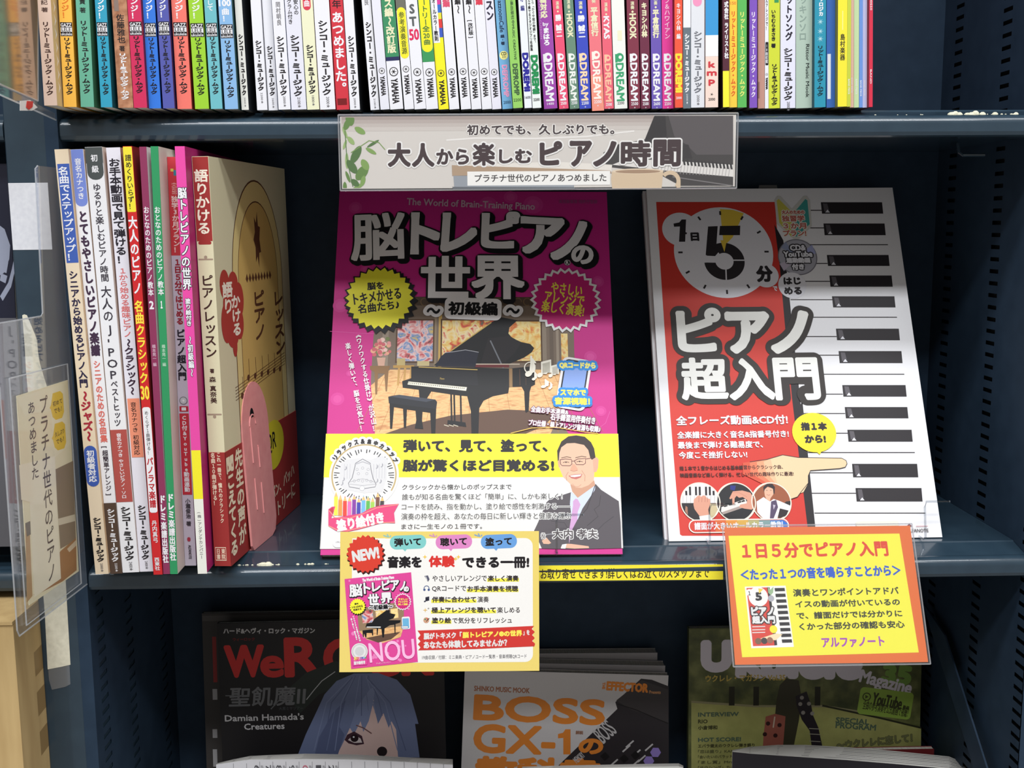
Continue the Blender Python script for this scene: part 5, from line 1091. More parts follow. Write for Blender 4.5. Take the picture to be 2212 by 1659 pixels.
# ------------------------------------------------------------------ yellow card below the magenta book
yc, w3, h3 = lean((739, 1147), (1168, 1149), (733, 1452), (1165, 1449), -.030)
root, mb = card('display_card', 'pale yellow card with a NEW burst, clipped below the magenta piano book', 'card', yc, w3, h3, c(236, 212, 116))
pr = Print(mb, yc); pr.at(680, 900, 2.766)
pr.rect(222, 726, 1304, 1468, c(242, 240, 236), 46); pr.rect(222, 726, 420, 1468, c(242, 240, 236))
for x, y, w_, h_, m, s_ in ((448, 708, 218, 84, (130, 204, 200), '弾いて'), (722, 706, 218, 84, (222, 136, 196), '聴いて'), (992, 704, 216, 84, (106, 160, 220), '塗って')):
    pr.rect(x, y, x+w_, y+h_, c(*m), 40, rot=2); pr.poly([(x+65, y+h_-12), (x+92, y+h_+14), (x+112, y+h_-14)], c(*m))
    pr.text(s_, x+26, y+16, x+w_-30, y+66, K, 2.2, rot=2)
    for g in (-30, 0, 30): pr.line([(x-4+g*.2, y+14-abs(g)*.1), (x-16+g*.75, y-6+abs(g)*.25)], 7, c(*[int(v*.72+50) for v in m]))
pr.burst(304, 824, 118, 104, 22, c(60, 20, 20), 3, 4); pr.burst(302, 820, 114, 100, 22, c(216, 62, 46)); pr.text('NEW!', 222, 788, 386, 860, OFFW, 4.5, rot=9)
pr.text('音楽を', 432, 832, 640, 905, K, 4); pr.text('体験', 680, 830, 838, 900, c(216, 50, 44), 4); pr.text('できる一冊!', 880, 836, 1282, 906, K, 4)
for x, y in ((658, 838), (858, 838), (842, 850)): pr.burst(x, y, 14, 5, 4, c(240, 200, 80))
HL = c(246, 238, 80)
for y, t0, t1, hl in ((966, ('やさしいアレンジで', 702, 1028), ('楽しく演奏', 1034, 1218), 1), (1028, ('QRコードで', 700, 905), ('お手本演奏を視聴', 912, 1215), 1), (1092, ('伴奏に合わせて', 700, 964), ('演奏', 972, 1040), 0), (1155, ('極上アレンジを聴いて', 698, 1082), ('楽しめる', 1090, 1226), 0), (1217, ('塗り絵', 700, 814), ('で気分をリフレッシュ', 822, 1178), 0)):
    q = t1 if hl else t0; pr.rect(q[1]-4, y, q[2]+2, y+20, HL)
    for t_ in (t0, t1): pr.text(t_[0], t_[1], y-18, t_[2], y+18, c(56, 48, 50), 1.4 if t_ is q else .5)
pr.poly([(655, 952), (676, 948), (686, 972), (676, 986)], c(90, 90, 110)); pr.line([(662, 954), (672, 980)], 4, OFFW); pr.ring(668, 1026, 13, 17, c(70, 90, 140), -10, 190); pr.disc(655, 1034, 7, c(70, 90, 140)); pr.disc(681, 1034, 7, c(70, 90, 140)); pr.text('♫', 652, 1074, 684, 1108, c(60, 60, 80), 1); pr.burst(660, 1156, 14, 4, 4, c(230, 190, 110)); pr.burst(679, 1146, 7, 2, 4, GR); pr.disc(666, 1216, 17, c(210, 160, 130)); pr.disc(660, 1211, 5, c(90, 140, 100)); pr.disc(672, 1208, 4, c(200, 70, 60)); pr.line([(666, 1224), (684, 1204)], 4, K)
z = [(614, 1278)]; pr.poly([(614, 1278), (960, 1266), (1310, 1250), (1296, 1268), (1314, 1286), (1298, 1304), (1314, 1322), (1298, 1340), (1316, 1356), (1312, 1372), (960, 1388), (618, 1396), (632, 1378), (616, 1360), (632, 1342), (616, 1324), (632, 1304)], c(208, 56, 50))
pr.text('脳がトキメク「', 650, 1288, 880, 1328, OFFW, 2, rot=1.6); pr.text('脳トレピアノ®の世界', 882, 1280, 1240, 1318, c(248, 230, 90), 2.4, rot=1.6); pr.text('」を', 1244, 1274, 1284, 1306, OFFW, 1.5, rot=1.6); pr.text('あなたも体験してみませんか？', 650, 1334, 1150, 1380, OFFW, 2.2, rot=1.4)
pr.text('19曲収録／付録：ミニ楽典・ピアノコード一覧表・音楽視聴QRコード', 642, 1422, 1266, 1448, GR, 0, rot=.4)
# little picture of the magenta book
pr.at(720, 1230, 7.2125); M2 = c(222, 72, 152)
pr.poly([(176, 150), (1212, 44), (1318, 1440), (280, 1550)], M2)
for i in range(26): 
    x, y = 220+rnd.random()*1000, 140+rnd.random()*1300; pr.disc(min(max(x, 240+y*.07), 1180+y*.07), y, 10+rnd.random()*22, c(236, 130, 190), n=12)
pr.poly([(380, 730), (480, 600), (700, 540), (1000, 520), (1100, 640), (1100, 900), (1040, 1060), (760, 1150), (520, 1090), (400, 960)], c(150, 124, 96)); pr.rect(450, 640, 620, 830, PAINT1, rot=6); pr.rect(660, 610, 820, 740, PAINT2, rot=6); pr.rect(900, 610, 1010, 760, PAINT3, rot=6)
pr.poly([(400, 960), (1100, 880), (1050, 1050), (760, 1150), (520, 1090)], FLOOR); pr.poly([(500, 1070), (800, 1010), (1050, 970), (900, 1090), (700, 1140)], c(100, 74, 60))
pr.poly([(600, 830), (640, 770), (820, 640), (880, 630), (880, 680), (970, 700), (940, 760), (860, 790), (1050, 790), (1040, 830), (970, 850), (970, 1000), (955, 1000), (950, 860), (880, 870), (800, 920), (790, 1060), (765, 1060), (750, 930), (700, 920), (690, 1020), (676, 1020), (676, 920), (500, 900), (520, 840)], BK)
pr.poly([(520, 890), (740, 890), (738, 908), (520, 904)], OFFW); pr.poly([(455, 950), (620, 930), (622, 1030), (606, 1030), (600, 990), (520, 990), (516, 1060), (500, 1060), (480, 1000), (474, 1060), (460, 1050)], BK)
pr.text('The World of Brain-Training Piano', 450, 118, 950, 184, GW, 3, rot=5.5)
for s_, q in (('脳', (245, 225, 455, 425)), ('ト', (470, 200, 580, 380)), ('レ', (600, 195, 740, 345)), ('ピ', (755, 165, 885, 320)), ('ア', (890, 165, 1030, 330)), ('ノ', (1030, 180, 1130, 330)), ('の', (1095, 260, 1180, 350))): pr.text(s_, *q, GW, 8, rot=4, ol=(BK, 9), sh=(6, 10))
for s_, q in (('世', (540, 375, 715, 555)), ('界', (735, 355, 920, 525))): pr.text(s_, *q, GW, 9, rot=3, ol=(BK, 8), sh=(5, 8))
pr.text('～初級編～', 555, 545, 925, 625, BK, 4, rot=4, ol=(GW, 12))
pr.burst(380, 580, 132, 112, 20, BK, 8, 10); pr.burst(378, 575, 126, 108, 20, c(246, 240, 60)); pr.burst(1082, 502, 136, 118, 20, GW); pr.burst(1082, 502, 120, 104, 20, c(208, 40, 120))
pr.text('脳を', 330, 520, 395, 548, K, 2, rot=8); pr.text('トキメかせる', 290, 560, 460, 600, K, 2, rot=8); pr.text('名曲たち', 310, 605, 440, 640, K, 2, rot=8)
for i, s_ in enumerate(('やさしい', 'アレンジで', '楽しく演奏')): pr.text(s_, 1010, 445+i*40, 1160, 478+i*40, c(248, 236, 90), 2)
pr.rect(1070, 735, 1195, 930, GW, 20, rot=3); pr.rect(1082, 760, 1180, 915, c(110, 180, 220), 10, rot=3); pr.text('音源視聴', 1066, 880, 1166, 912, OFFW, 3, ol=(c(60, 140, 200), 8))
pr.vtext('ワクワクする仕掛けが沢山', 310, 720, 420, 1120, 26, GW, 2); pr.vtext('楽しく弾いて、脳を元気に', 280, 760, 370, 1100, 24, GW, 2)
pr.disc(410, 1275, 128, OFFW); pr.ring(410, 1275, 100, 114, c(200, 196, 196)); pr.disc(410, 1275, 70, c(206, 206, 208))
for i in range(8): pr.rect(330+i*24, 1360, 346+i*24, 1440, c(*PC[i]))
pr.poly([(300, 1420), (540, 1380), (530, 1480), (310, 1500)], M2); pr.text('塗り絵付き', 320, 1420, 500, 1478, OFFW, 4, rot=5)
pr.text('NOU', 556, 1110, 1270, 1420, c(250, 190, 226), 5, rot=5.5, res=4); pr.text('アンダンテカンパニー', 670, 1440, 900, 1466, GW, 0, rot=5)
mb.build('printed_card', root, yc.o)
mb = MB()       # clear clip that holds the card to the rail
cx_ = w3*.5; o_ = yc.o+yc.ux*cx_
for du in (-.03, .03):
    q0 = o_+yc.ux*du+yc.uy*h3*.80-yc.n*.0006
    mb.box(q0-yc.ux*.006, yc.ux*.012, -yc.n*.0008, yc.uy*.02, CLEAR); mb.box(np.array((q0[0]-.006, q0[1]+.0008, -.0078)), (.012, 0, 0), (0, .0285, 0), (0, 0, .0008), CLEAR)
mb.build('clear_clip', root, yc.o)

# ------------------------------------------------------------------ orange bordered card below the clock face book
oc, w4, h4 = lean((1556, 1138.5), (1957, 1137), (1588, 1436), (2005, 1430), -.046)
root, mb = card('display_card', 'orange bordered yellow card hanging below the clock face piano book', 'card', oc, w4, h4, c(218, 104, 40), .0014)
pr = Print(mb, oc); pr.at(1380, 860, 2.676)
pr.poly([(518, 796), (1506, 783), (1618, 1470), (597, 1498)], c(236, 230, 62))
pr.text('１日５分でピアノ入門', 594, 832, 1442, 922, c(214, 62, 36), 4, rot=.4); pr.text('＜たった１つの音を鳴らすことから＞', 586, 974, 1516, 1042, c(36, 84, 190), 3, rot=1.0)
for s_, q in (('演奏とワンポイントアドバ', (890, 1096, 1503, 1142)), ('イスの動画が付いているの', (903, 1164, 1510, 1206)), ('で、譜面だけでは分かりに', (910, 1230, 1523, 1272)), ('くかった部分の確認も安心', (926, 1292, 1537, 1336))): pr.text(s_, *q, c(48, 52, 30), 1.8, rot=.6)
pr.text('アルファノート', 1056, 1380, 1420, 1440, c(160, 70, 176), 2.4, rot=.6)
pr.poly([(612, 1090), (848, 1084), (896, 1438), (650, 1446)], c(240, 238, 234)); pr.poly([(622, 1098), (742, 1094), (784, 1430), (660, 1434)], c(212, 64, 50)); pr.poly([(742, 1094), (756, 1094), (800, 1428), (784, 1430)], K)
for i in range(10):
    y = 1098+i*33; x = 784+i*4.6; pr.poly([(x, y), (x+58, y-1), (x+61, y+18), (x+3, y+20)], K)
pr.disc(690, 1148, 56, c(240, 238, 234)); pr.disc(640, 1124, 20, c(240, 238, 234)); pr.text('5', 672, 1122, 712, 1172, K, 4); pr.text('１', 632, 1116, 646, 1140, K, 1); pr.poly([(690, 1100), (720, 1104), (695, 1130)], c(238, 206, 76)); pr.poly([(745, 1090), (760, 1108), (778, 1090), (776, 1124), (762, 1140), (748, 1124)], c(150, 180, 140)); pr.disc(764, 1158, 18, c(170, 170, 180))
pr.text('ピアノ', 648, 1204, 780, 1258, OFFW, 4, ol=(K, 6)); pr.text('超入門', 654, 1258, 788, 1304, OFFW, 3, ol=(K, 6)); pr.disc(778, 1336, 22, c(250, 226, 50))
for y in (1322, 1340, 1356): pr.line([(655, y), (730, y-2)], 5, OFFW)
pr.poly([(700, 1390), (790, 1360), (830, 1366), (790, 1400)], c(246, 218, 178)); pr.disc(690, 1405, 18, c(120, 90, 70)); pr.disc(725, 1403, 18, c(60, 54, 56)); pr.disc(758, 1400, 18, c(150, 100, 80))
mb.build('printed_card', root, oc.o)
mb = MB(); o_ = oc.o+oc.ux*w4*.5
q0 = o_+oc.uy*h4*.72-oc.n*.0022
mb.box(q0-oc.ux*.006, oc.ux*.012, -oc.n*.0008, oc.uy*.02, CLEAR); mb.box(np.array((q0[0]-.006, q0[1]+.0012, -.0095)), (.012, 0, 0), (0, -q0[1]-.0014, 0), (0, 0, .0008), CLEAR)
mb.build('clear_clip', root, oc.o)

# ------------------------------------------------------------------ clear boards standing out beside the post
XB = -.3064
SP = Plane((XB, 0, 0), (0, 1, 0), (0, 0, 1))       # u = depth, v = height, normal +X
def outline(pts): return [SP.uv(*p) for p in pts]
def board(mb, pts, mat, dx=0.0, th=.0005):
    P = [np.array((XB+dx, q[0], q[1])) for q in outline(pts)]; mb.prism(P, (th, 0, 0), mat)
EDGE = clear('plastic_edge', (.9, .93, .96), 1.0, .1, .35)
def rim(mb, pts, dx, r=.0005):
    P = [np.array((XB+dx, q[0], q[1])) for q in outline(pts)]; mb.tube(P, r, EDGE, 6)
root = empty('sign_holder', (XB, 0, 0), 'clear notched plastic board with a cream paper tag sticking out beside the post', 'holder', 'clear sign boards by the post')
mb = MB(); BP = [(121, 362.5), (80, 358), (75, 364), (91, 676), (87, 683), (-2, 698), (-2, 836), (36, 1362), (41, 1374), (187, 1262)]
mb.prism([np.array((XB, min(q[0], .0), q[1])) for q in outline(BP)], (.0005, 0, 0), CLEAR); rim(mb, BP[1:6], .0003); rim(mb, BP[6:], .0003); mb.build('board', root, (XB, 0, 0))
mb = MB(); SV = [(13.7, 817.6), (139.8, 786), (170, 1260), (51, 1351)]; board(mb, SV, SLEEVE, .0022, .0002); rim(mb, SV+SV[:1], .0018, .0005); mb.build('clear_sleeve', root, (XB, 0, 0))
mb = MB(); TG = [(29.8, 855.5), (141, 821), (165, 1234), (57, 1308)]; board(mb, TG, c(244, 236, 200), .0014, .0003)
pr = Print(mb, Plane((XB+.0017, 0, 0), (0, 1, 0), (0, 0, 1))); pr.at(0, 640, 4.364)
pr.poly([(150, 960), (600, 820), (660, 1400), (515, 1520), (480, 1080), (230, 1120)], c(246, 240, 208))
pr.at(0, 1000, 4.145); pr.poly([(490, 60), (655, -20), (680, 690), (540, 770)], c(150, 132, 108)); pr.poly([(520, 500), (668, 460), (672, 520), (524, 560)], c(226, 216, 190)); pr.poly([(540, 790), (680, 670), (686, 960), (560, 1060), (310, 1190), (300, 1180)], c(178, 128, 76)); pr.poly([(225, 560), (262, 520), (290, 1190), (240, 1250)], c(196, 160, 112)); pr.poly([(600, 770), (680, 690), (682, 740), (620, 800)], c(226, 208, 176))
pr.poly([(225, 540), (270, 520), (275, 640), (240, 660)], c(120, 110, 96))
pr.poly([(170, 20), (490, -60), (545, 1035), (305, 1205), (265, 350), (190, 330)], c(250, 244, 218))
pr.at(0, 640, 4.364)
for cx_, cy_, t_ in ((545, 1028, ('初めて', 'でも！')), (565, 1315, ('久しぶり', 'でも！'))):
    pr.poly([(cx_-50, cy_-112), (cx_+20, cy_-135), (cx_+46, cy_-110), (cx_+58, cy_+60), (cx_+40, cy_+118), (cx_-20, cy_+138), (cx_-50, cy_+110), (cx_-66, cy_+40), (cx_-78, cy_+25), (cx_-66, cy_)], c(240, 204, 60))
    pr.text(t_[0], cx_-48, cy_-52, cx_+40, cy_-4, c(90, 70, 30), .5); pr.text(t_[1], cx_-36, cy_+20, cx_+36, cy_+66, c(90, 70, 30), .5)
BRT = c(74, 56, 52)
pr.vtext('あつめました', 290, 990, 335, 1730, 74, BRT, .8); pr.at(0, 640, 4.364); pr.vtext('プラチナ世代のピアノ', 404, 935, 490, 2690, 84, BRT, .8)
mb.build('paper_tag', root, (XB, 0, 0))
# upper board with glossy laminate
root = empty('sign_holder', (XB, 0, ZT), 'glossy clear board with red and white tape, standing out at the top of the post', 'holder', 'clear sign boards by the post')
BU = [(119, 258), (119, 0), (81, -60), (-3, -60), (-3, 203)]
U = [SP.uv(*p) for p in BU]
mb = MB(); TP = [SP.uv(80, -60), SP.uv(-3, -60), SP.uv(-3, 181), SP.uv(80, 218)]
mb.prism([np.array((XB+.0002, q[0], q[1])) for q in TP], (.0004, 0, 0), MIRROR); lam = mb.build('laminated_sheet', root, (XB, 0, ZT))
mb = MB(); TP = [SP.uv(81, 150), SP.uv(-3, 110), SP.uv(-3, 204), SP.uv(119, 259), SP.uv(119, 245), SP.uv(81, 225)]
mb.prism([np.array((XB-.0004, q[0], q[1])) for q in TP], (.0004, 0, 0), CLEAR)
for a_, b_ in (((-3, 181), (80, 218)), ((80, 218), (80, -60)), ((-3, 204), (119, 259))): mb.tube([np.array((XB+.0004, *SP.uv(*q))) for q in (a_, b_)], .0006, EDGE, 6)
mb.build('clear_backing', root, (XB, 0, ZT))
mb = MB(); Q = [SP.uv(*p) for p in ((40, 218), (62, 216), (78, 232), (66, 239), (40, 239))]; mb.prism([np.array((XB+.0008, *q)) for q in Q], (.0002, 0, 0), c(236, 232, 228))
Q = [SP.uv(*p) for p in ((54, 218), (67, 219), (66, 231), (58, 237), (52, 232))]; mb.prism([np.array((XB+.0012, *q)) for q in Q], (.0002, 0, 0), c(214, 60, 56)); mb.build('tape_piece', lam, (XB, 0, ZT))

# ------------------------------------------------------------------ labels and tape on the post
def patch(pts, y, th, mat):
    mb = MB(); P = [at(px, py, 1, y) for px, py in pts]; mb.prism(P, (0, th, 0), mat); return mb, P
mb, P = patch([(17.5, 395.5), (103, 394.5), (113, 539), (28, 540)], -.0017, .0002, noisy('white_label', [(216, 218, 226), (228, 230, 236)], 300, rough=.5))
tag(mb.build('blank_label', None, P[0]), 'blank white label stuck on the post above the paper tag', 'label')
TAPE = noisy('masking_tape', [(214, 210, 190), (232, 228, 208)], 260, rough=.8, bump=.15, detail=8)
mb, P = patch([(48, 681), (52, 679), (58, 681), (66, 700), (76, 724), (80, 735), (82, 760), (86, 785), (95, 815), (106, 850), (130, 1040), (146, 1330), (150, 1400), (152, 1436), (134, 1440), (103, 1446), (97, 1330), (94, 1290), (74, 1000), (56, 800), (53, 745)], -.0018, .0003, TAPE)
tag(mb.build('masking_tape', None, P[0]), 'long torn strip of cream masking tape down the post', 'tape')
mb, P = patch([(104, 1446), (150, 1437), (152, 1478), (140, 1484), (112, 1490), (106, 1470)], -.0018, .0002, FROST)
tag(mb.build('clear_tape', None, P[0]), 'scrap of clear tape at the lower end of the cream tape', 'tape')

# ------------------------------------------------------------------ things in the neighbouring bay
cb = empty('cardboard_box', at(28, 1350, 1, -.045), 'brown cardboard box in the neighbouring bay, bottom corner by the post', 'box')
p_ = at(28, 1350, 1, -.045); x1, zt = p_[0], p_[2]
mb = MB(); mb.box((-.62, -.045, ZL+.1805), (x1+.62, 0, 0), (0, .2, 0), (0, 0, zt-ZL-.1805), CARDB)
pr = Print(mb, Plane((x1+.00005, -.045, zt), (0, 1, 0), (0, 0, 1)), lift=2e-5)
for i in range(3): pr.raw([np.array(q) for q in ((.03, -.05-.03*i), (.06, -.048-.03*i), (.06, -.03-.03*i), (.03, -.032-.03*i))], c(156, 128, 84))
mb.build('carton', cb, p_)
mb = MB(); mb.box((-.62, -.046, zt+.0002), (x1+.62, 0, 0), (0, .2, 0), (0, 0, .0022), CARDB); mb.build('lid_flap', cb, p_)
def bay_mag(label, q, y, mats):
    a_, b_ = at(q[2], q[3], 1, y), at(q[2], q[1], 1, y); pl_ = Plane((a_[0]-.19, y, a_[2]), (1, 0, 0), (0, .05, 1))
    r_, cv_ = standing('magazine', label, pl_, .19, b_[2]-a_[2], .006, mats[0]); pr_ = Print(cv_, pl_)
    return r_, cv_, pr_, pl_
r_, cv_, pr_, pl_ = bay_mag('black magazine with pale curved marks in the neighbouring bay', (0, 352, 34, 690), .012, (c(30, 32, 50),))
for q in (((-10, 480), (10, 495), (22, 530), (20, 560), (8, 590), (-10, 600)), ((4, 560), (18, 566), (14, 590), (2, 586)), ((2, 590), (16, 596), (12, 612), (0, 606)), ((0, 640), (18, 610), (26, 580), (30, 560), (31, 590), (24, 620), (6, 650))): pr_.poly(q, c(150, 156, 176))
cv_.build('cover', r_, pl_.o)
r_, cv_, pr_, pl_ = bay_mag('plain grey cover standing below the black magazine in the neighbouring bay', (0, 688, 60, 1180), .002, (c(92, 92, 98),))
cv_.build('cover', r_, pl_.o)

# ------------------------------------------------------------------ magazines of the lower compartment
def quad_plane(BLq, BRq, TLq, y):
    a_, b_, t_ = at(*BLq, 1, y), at(*BRq, 1, y), at(*TLq, 1, y)
    return Plane(a_, b_-a_, t_-a_), np.linalg.norm(b_-a_), np.dot(t_-a_, nrm(t_-a_))
def lower_mag(label, TLq, TRq, xb, y, hgt, th, side, tilt=.06):
    a_, b_ = at(*TLq, 1, y), at(*TRq, 1, y); ux = nrm(b_-a_); w_ = np.linalg.norm(b_-a_)
    uy = nrm(np.array((0, tilt, 1.0))-np.dot(np.array((0, tilt, 1.0)), ux)*ux)
    pl_ = Plane(a_-uy*hgt, ux, uy)
    r_, cv_ = standing('magazine', label, pl_, w_, hgt, th, side)
    return r_, cv_, Print(cv_, pl_), pl_, w_
WRED = c(206, 50, 48); LGY = c(196, 194, 196)
r_, cv_, pr, pl_, w_ = lower_mag('dark rock magazine with red title and a blue-haired person on its cover', (469, 1347), (957, 1336), 0, .150, .296, .006, c(30, 28, 30))
pr.at(400, 1280, 3.456)
pr.text('ハード&ヘヴィ・ロック・マガジン', 285, 262, 970, 308, LGY, 2, rot=-1); pr.text('ウィーロック', 355, 336, 520, 362, c(120, 30, 32), 1)
pr.text('W', 290, 390, 592, 636, WRED, 14, res=4); pr.text('e', 560, 470, 738, 636, WRED, 12, res=4); pr.text('R', 738, 332, 1012, 632, WRED, 16, res=4); pr.text('OCK', 1030, 332, 1860, 632, WRED, 16, res=4)
pr.text("Damian Hamada's", 296, 906, 886, 956, LGY, 1.6); pr.text('Creatures', 440, 974, 742, 1022, LGY, 1.6)
HR = [c(112, 124, 160), c(128, 140, 176), c(92, 102, 138)]
pr.poly([(790, 700), (900, 600), (1120, 510), (1160, 520), (1400, 560), (1300, 640), (1000, 760), (860, 900), (780, 800)], c(40, 48, 44))
pr.line([(905, 800), (960, 730), (1020, 660), (1120, 590)], 6, c(190, 192, 196))
pr.poly([(830, 1240), (900, 1060), (985, 880), (1040, 760), (1130, 660), (1260, 604), (1440, 600), (1580, 650), (1680, 760), (1720, 900), (1742, 980), (1716, 980), (1750, 1230)], HR[0])
pr.poly([(1120, 1240), (1180, 1120), (1230, 1010), (1300, 880), (1400, 800), (1520, 820), (1570, 950), (1590, 1240)], c(226, 196, 190))
pr.poly([(1230, 1010), (1280, 860), (1380, 720), (1420, 700), (1400, 840), (1370, 960), (1330, 1040), (1310, 960), (1260, 1060)], HR[1]); pr.poly([(1400, 840), (1430, 720), (1500, 720), (1560, 860), (1590, 1050), (1540, 960), (1520, 1010), (1480, 900), (1440, 980), (1420, 900)], HR[0])
pr.poly([(1130, 1240), (1190, 1060), (1150, 1000), (1200, 800), (1100, 900), (1000, 1080), (960, 1240)], HR[2])
for i in range(16):
    x = 900+i*52; pr.line([(1300+(x-1300)*.18, 615+abs(x-1300)*.06), (1300+(x-1300)*.7, 820), (x+10*(i % 3), 1180)], 7, HR[i % 3]) if not 1150 < x < 1560 else pr.line([(1320+(x-1320)*.3, 620), (1320+(x-1320)*.8, 790), (x, 880+20*(i % 3))], 6, HR[i % 3])
pr.text('聖飢魔II', 330, 700, 900, 848, c(120, 122, 126), 3, shear=.1); pr.line([(300, 770), (480, 770)], 8, c(110, 112, 116)); pr.line([(640, 870), (760, 740)], 8, c(110, 112, 116)); pr.text('大黒ミサツアー', 700, 852, 880, 876, c(90, 92, 96), 0)
pr.poly([(1190, 1100), (1210, 1060), (1262, 1036), (1320, 1070), (1336, 1130), (1280, 1140), (1220, 1126)], c(70, 44, 56)); pr.poly([(1215, 1100), (1262, 1058), (1310, 1090), (1322, 1120), (1262, 1122)], c(226, 214, 214)); pr.disc(1264, 1086, 30, c(40, 24, 30)); pr.disc(1258, 1078, 7, c(240, 240, 244)); pr.line([(1276, 990), (1330, 1010), (1392, 1052)], 9, c(120, 84, 84)); pr.disc(1470, 1186, 38, c(40, 30, 34))
cv_.build('cover', r_, pl_.o)
r_, cv_, pr, pl_, w_ = lower_mag('magazine edge peeking out behind the dark rock magazine', (436, 1325), (930, 1318), 0, .176, .30, .006, c(74, 70, 68))
pr.at(400, 1280, 3.456); pr.rect(130, 160, 2000, 200, c(96, 92, 90)); pr.rect(206, 330, 236, 670, c(170, 60, 58)); pr.rect(205, 720, 240, 800, LGY); pr.rect(205, 1020, 240, 1085, LGY); pr.rect(208, 1170, 240, 1300, LGY)
cv_.build('cover', r_, pl_.o)
# effects manual
BO = c(226, 136, 52)
r_, cv_, pr, pl_, w_ = lower_mag('white effects manual with big orange title and a black pedal picture', (1004, 1447), (1444, 1459), 0, .150, .257, .008, c(206, 204, 206))
pr.at(960, 1380, 4.096)
pr.poly([(1740, 352), (1835, 362), (1985, 420), (1985, 1300), (900, 1300), (985, 1143), (1530, 620), (1512, 560)], c(46, 42, 46)); pr.poly([(1520, 545), (1745, 365), (1980, 450), (1980, 740), (1640, 620)], c(62, 58, 60)); pr.line([(1530, 575), (1700, 630), (1980, 750)], 9, c(24, 22, 24))
pr.text('SHINKO MUSIC MOOK', 262, 424, 756, 472, c(170, 110, 80), 2, rot=-1)
pr.text('BOSS', 258, 512, 1426, 746, BO, 14, rot=-1, res=4); pr.text('GX-', 256, 760, 985, 1022, BO, 13, rot=-.5, res=4); pr.poly([(1005, 842), (1050, 830), (1070, 800), (1116, 800), (1116, 1022), (1052, 1022), (1052, 876), (1005, 880)], BO); pr.text('の', 1186, 880, 1406, 1022, BO, 11, res=4); pr.text('教科書', 268, 1045, 1382, 1300, BO, 16, res=4)
pr.text('EFFECTOR', 1432, 384, 1806, 468, BO, 6, rot=-2); pr.rtext('THE', 1396, 384, 1424, 446, BO, 2); pr.text('Presents', 1812, 456, 1914, 486, c(206, 150, 100), 1)
pr.text('解説', 1160, 812, 1228, 846, c(150, 110, 90), 2); pr.text('BOSS', 1336, 742, 1500, 900, LGY, 2, rot=44); pr.text('MEMORY', 1140, 1020, 1240, 1080, LGY, 1, rot=44)
for x, y in ((1640, 930), (1610, 970), (1700, 1010), (1745, 1060), (1810, 960), (1690, 1100), (1500, 1095)): pr.rect(x-45, y-7, x+45, y+7, LGY, 0, rot=44)
for x, y in ((1590, 1060), (1690, 1030), (1420, 1040)): pr.rect(x-30, y-30, x+30, y+30, c(26, 24, 26), 6, rot=44)
for x, y in ((1868, 1004), (1808, 1080)): pr.disc(x, y, 48, c(150, 130, 206), n=6)
cv_.build('cover', r_, pl_.o)
for i, (y0, lab, tq) in enumerate(((.163, 'grey-topped magazine directly behind the effects manual', ((1120, 1432), (1437, 1438))), (.180, 'rearmost grey-topped magazine behind the effects manual', ((1090, 1412), (1420, 1410))))):
    r_, cv_, pr, pl_, w_ = lower_mag(lab, tq[0], tq[1], 0, y0, .27, .0135, c(176, 174, 178)); cv_.build('cover', r_, pl_.o)
# ukulele magazine
GRN = noisy('park_photo', [(58, 66, 36), (86, 92, 50), (120, 124, 74)], 60, rough=.5, detail=8)
MEAD = noisy('meadow_photo', [(150, 152, 88), (176, 176, 106)], 50, rough=.5, detail=8)
r_, cv_, pr, pl_, w_ = lower_mag('green park cover ukulele magazine behind the orange bordered card', (1488, 1357), (1991, 1349), 0, .160, .297, .007, c(70, 76, 44))
pr.at(1460, 1320, 2.941)
pr.rect(84, 108, 1556, 1100, GRN); pr.poly([(98, 570), (500, 600), (940, 600), (1300, 680), (1558, 745), (1556, 1100), (98, 1100)], MEAD); pr.line([(98, 576), (500, 604), (940, 604), (1200, 645)], 14, c(150, 146, 110)); pr.line([(930, 600), (1300, 680), (1558, 742)], 12, c(44, 46, 28))
for x in (355, 510, 900): pr.rect(x-18, 480, x+18, 600, c(40, 40, 26))
UW = c(214, 208, 218)
pr.text('U', 156, 182, 360, 392, UW, 22, res=4); pr.text('kulele', 380, 180, 1190, 436, UW, 22, rot=-2, res=4); pr.text('35', 1306, 338, 1500, 468, c(120, 156, 72), 12, rot=-8, res=4); pr.text('Magazine', 1160, 408, 1504, 516, UW, 4, rot=-15)
pr.text('ウクレレ・マガジン Vol.35', 188, 402, 696, 446, c(196, 170, 84), 1.6)
pr.rect(1160, 500, 1502, 672, c(150, 182, 76), 24, rot=-8); pr.ring(1212, 544, 20, 27, c(70, 74, 34)); pr.poly([(1203, 532), (1203, 556), (1224, 544)], c(70, 74, 34)); pr.text('YouTube', 1246, 532, 1440, 612, c(60, 62, 34), 3, rot=-12); pr.text('動画', 1442, 600, 1482, 626, c(60, 62, 34), 1, rot=-12); pr.text('全曲の参考演奏を公式動画で視聴！', 1186, 588, 1480, 650, c(60, 62, 34), .6, rot=-12)
TL_ = c(84, 104, 84)
pr.text('INTERVIEW', 140, 642, 400, 670, TL_, 2); pr.text('RIO', 140, 688, 202, 714, c(70, 70, 40), 1.5); pr.text('小倉博和', 140, 726, 264, 754, c(70, 70, 40), 1.5); pr.text('HOT SCORE!', 140, 802, 414, 830, TL_, 2); pr.text('エバラ健太のウクレレ弾き語り', 140, 842, 500, 866, c(70, 70, 40), 1)
for i, s_ in enumerate(('「恋は盛り」KAN', '「会いたいのバラッド」', '「まし賞」Mrs.', '「サウシング」カイ')): pr.text(s_, 140, 880+i*34, 370, 902+i*34, c(90, 92, 56), .8)
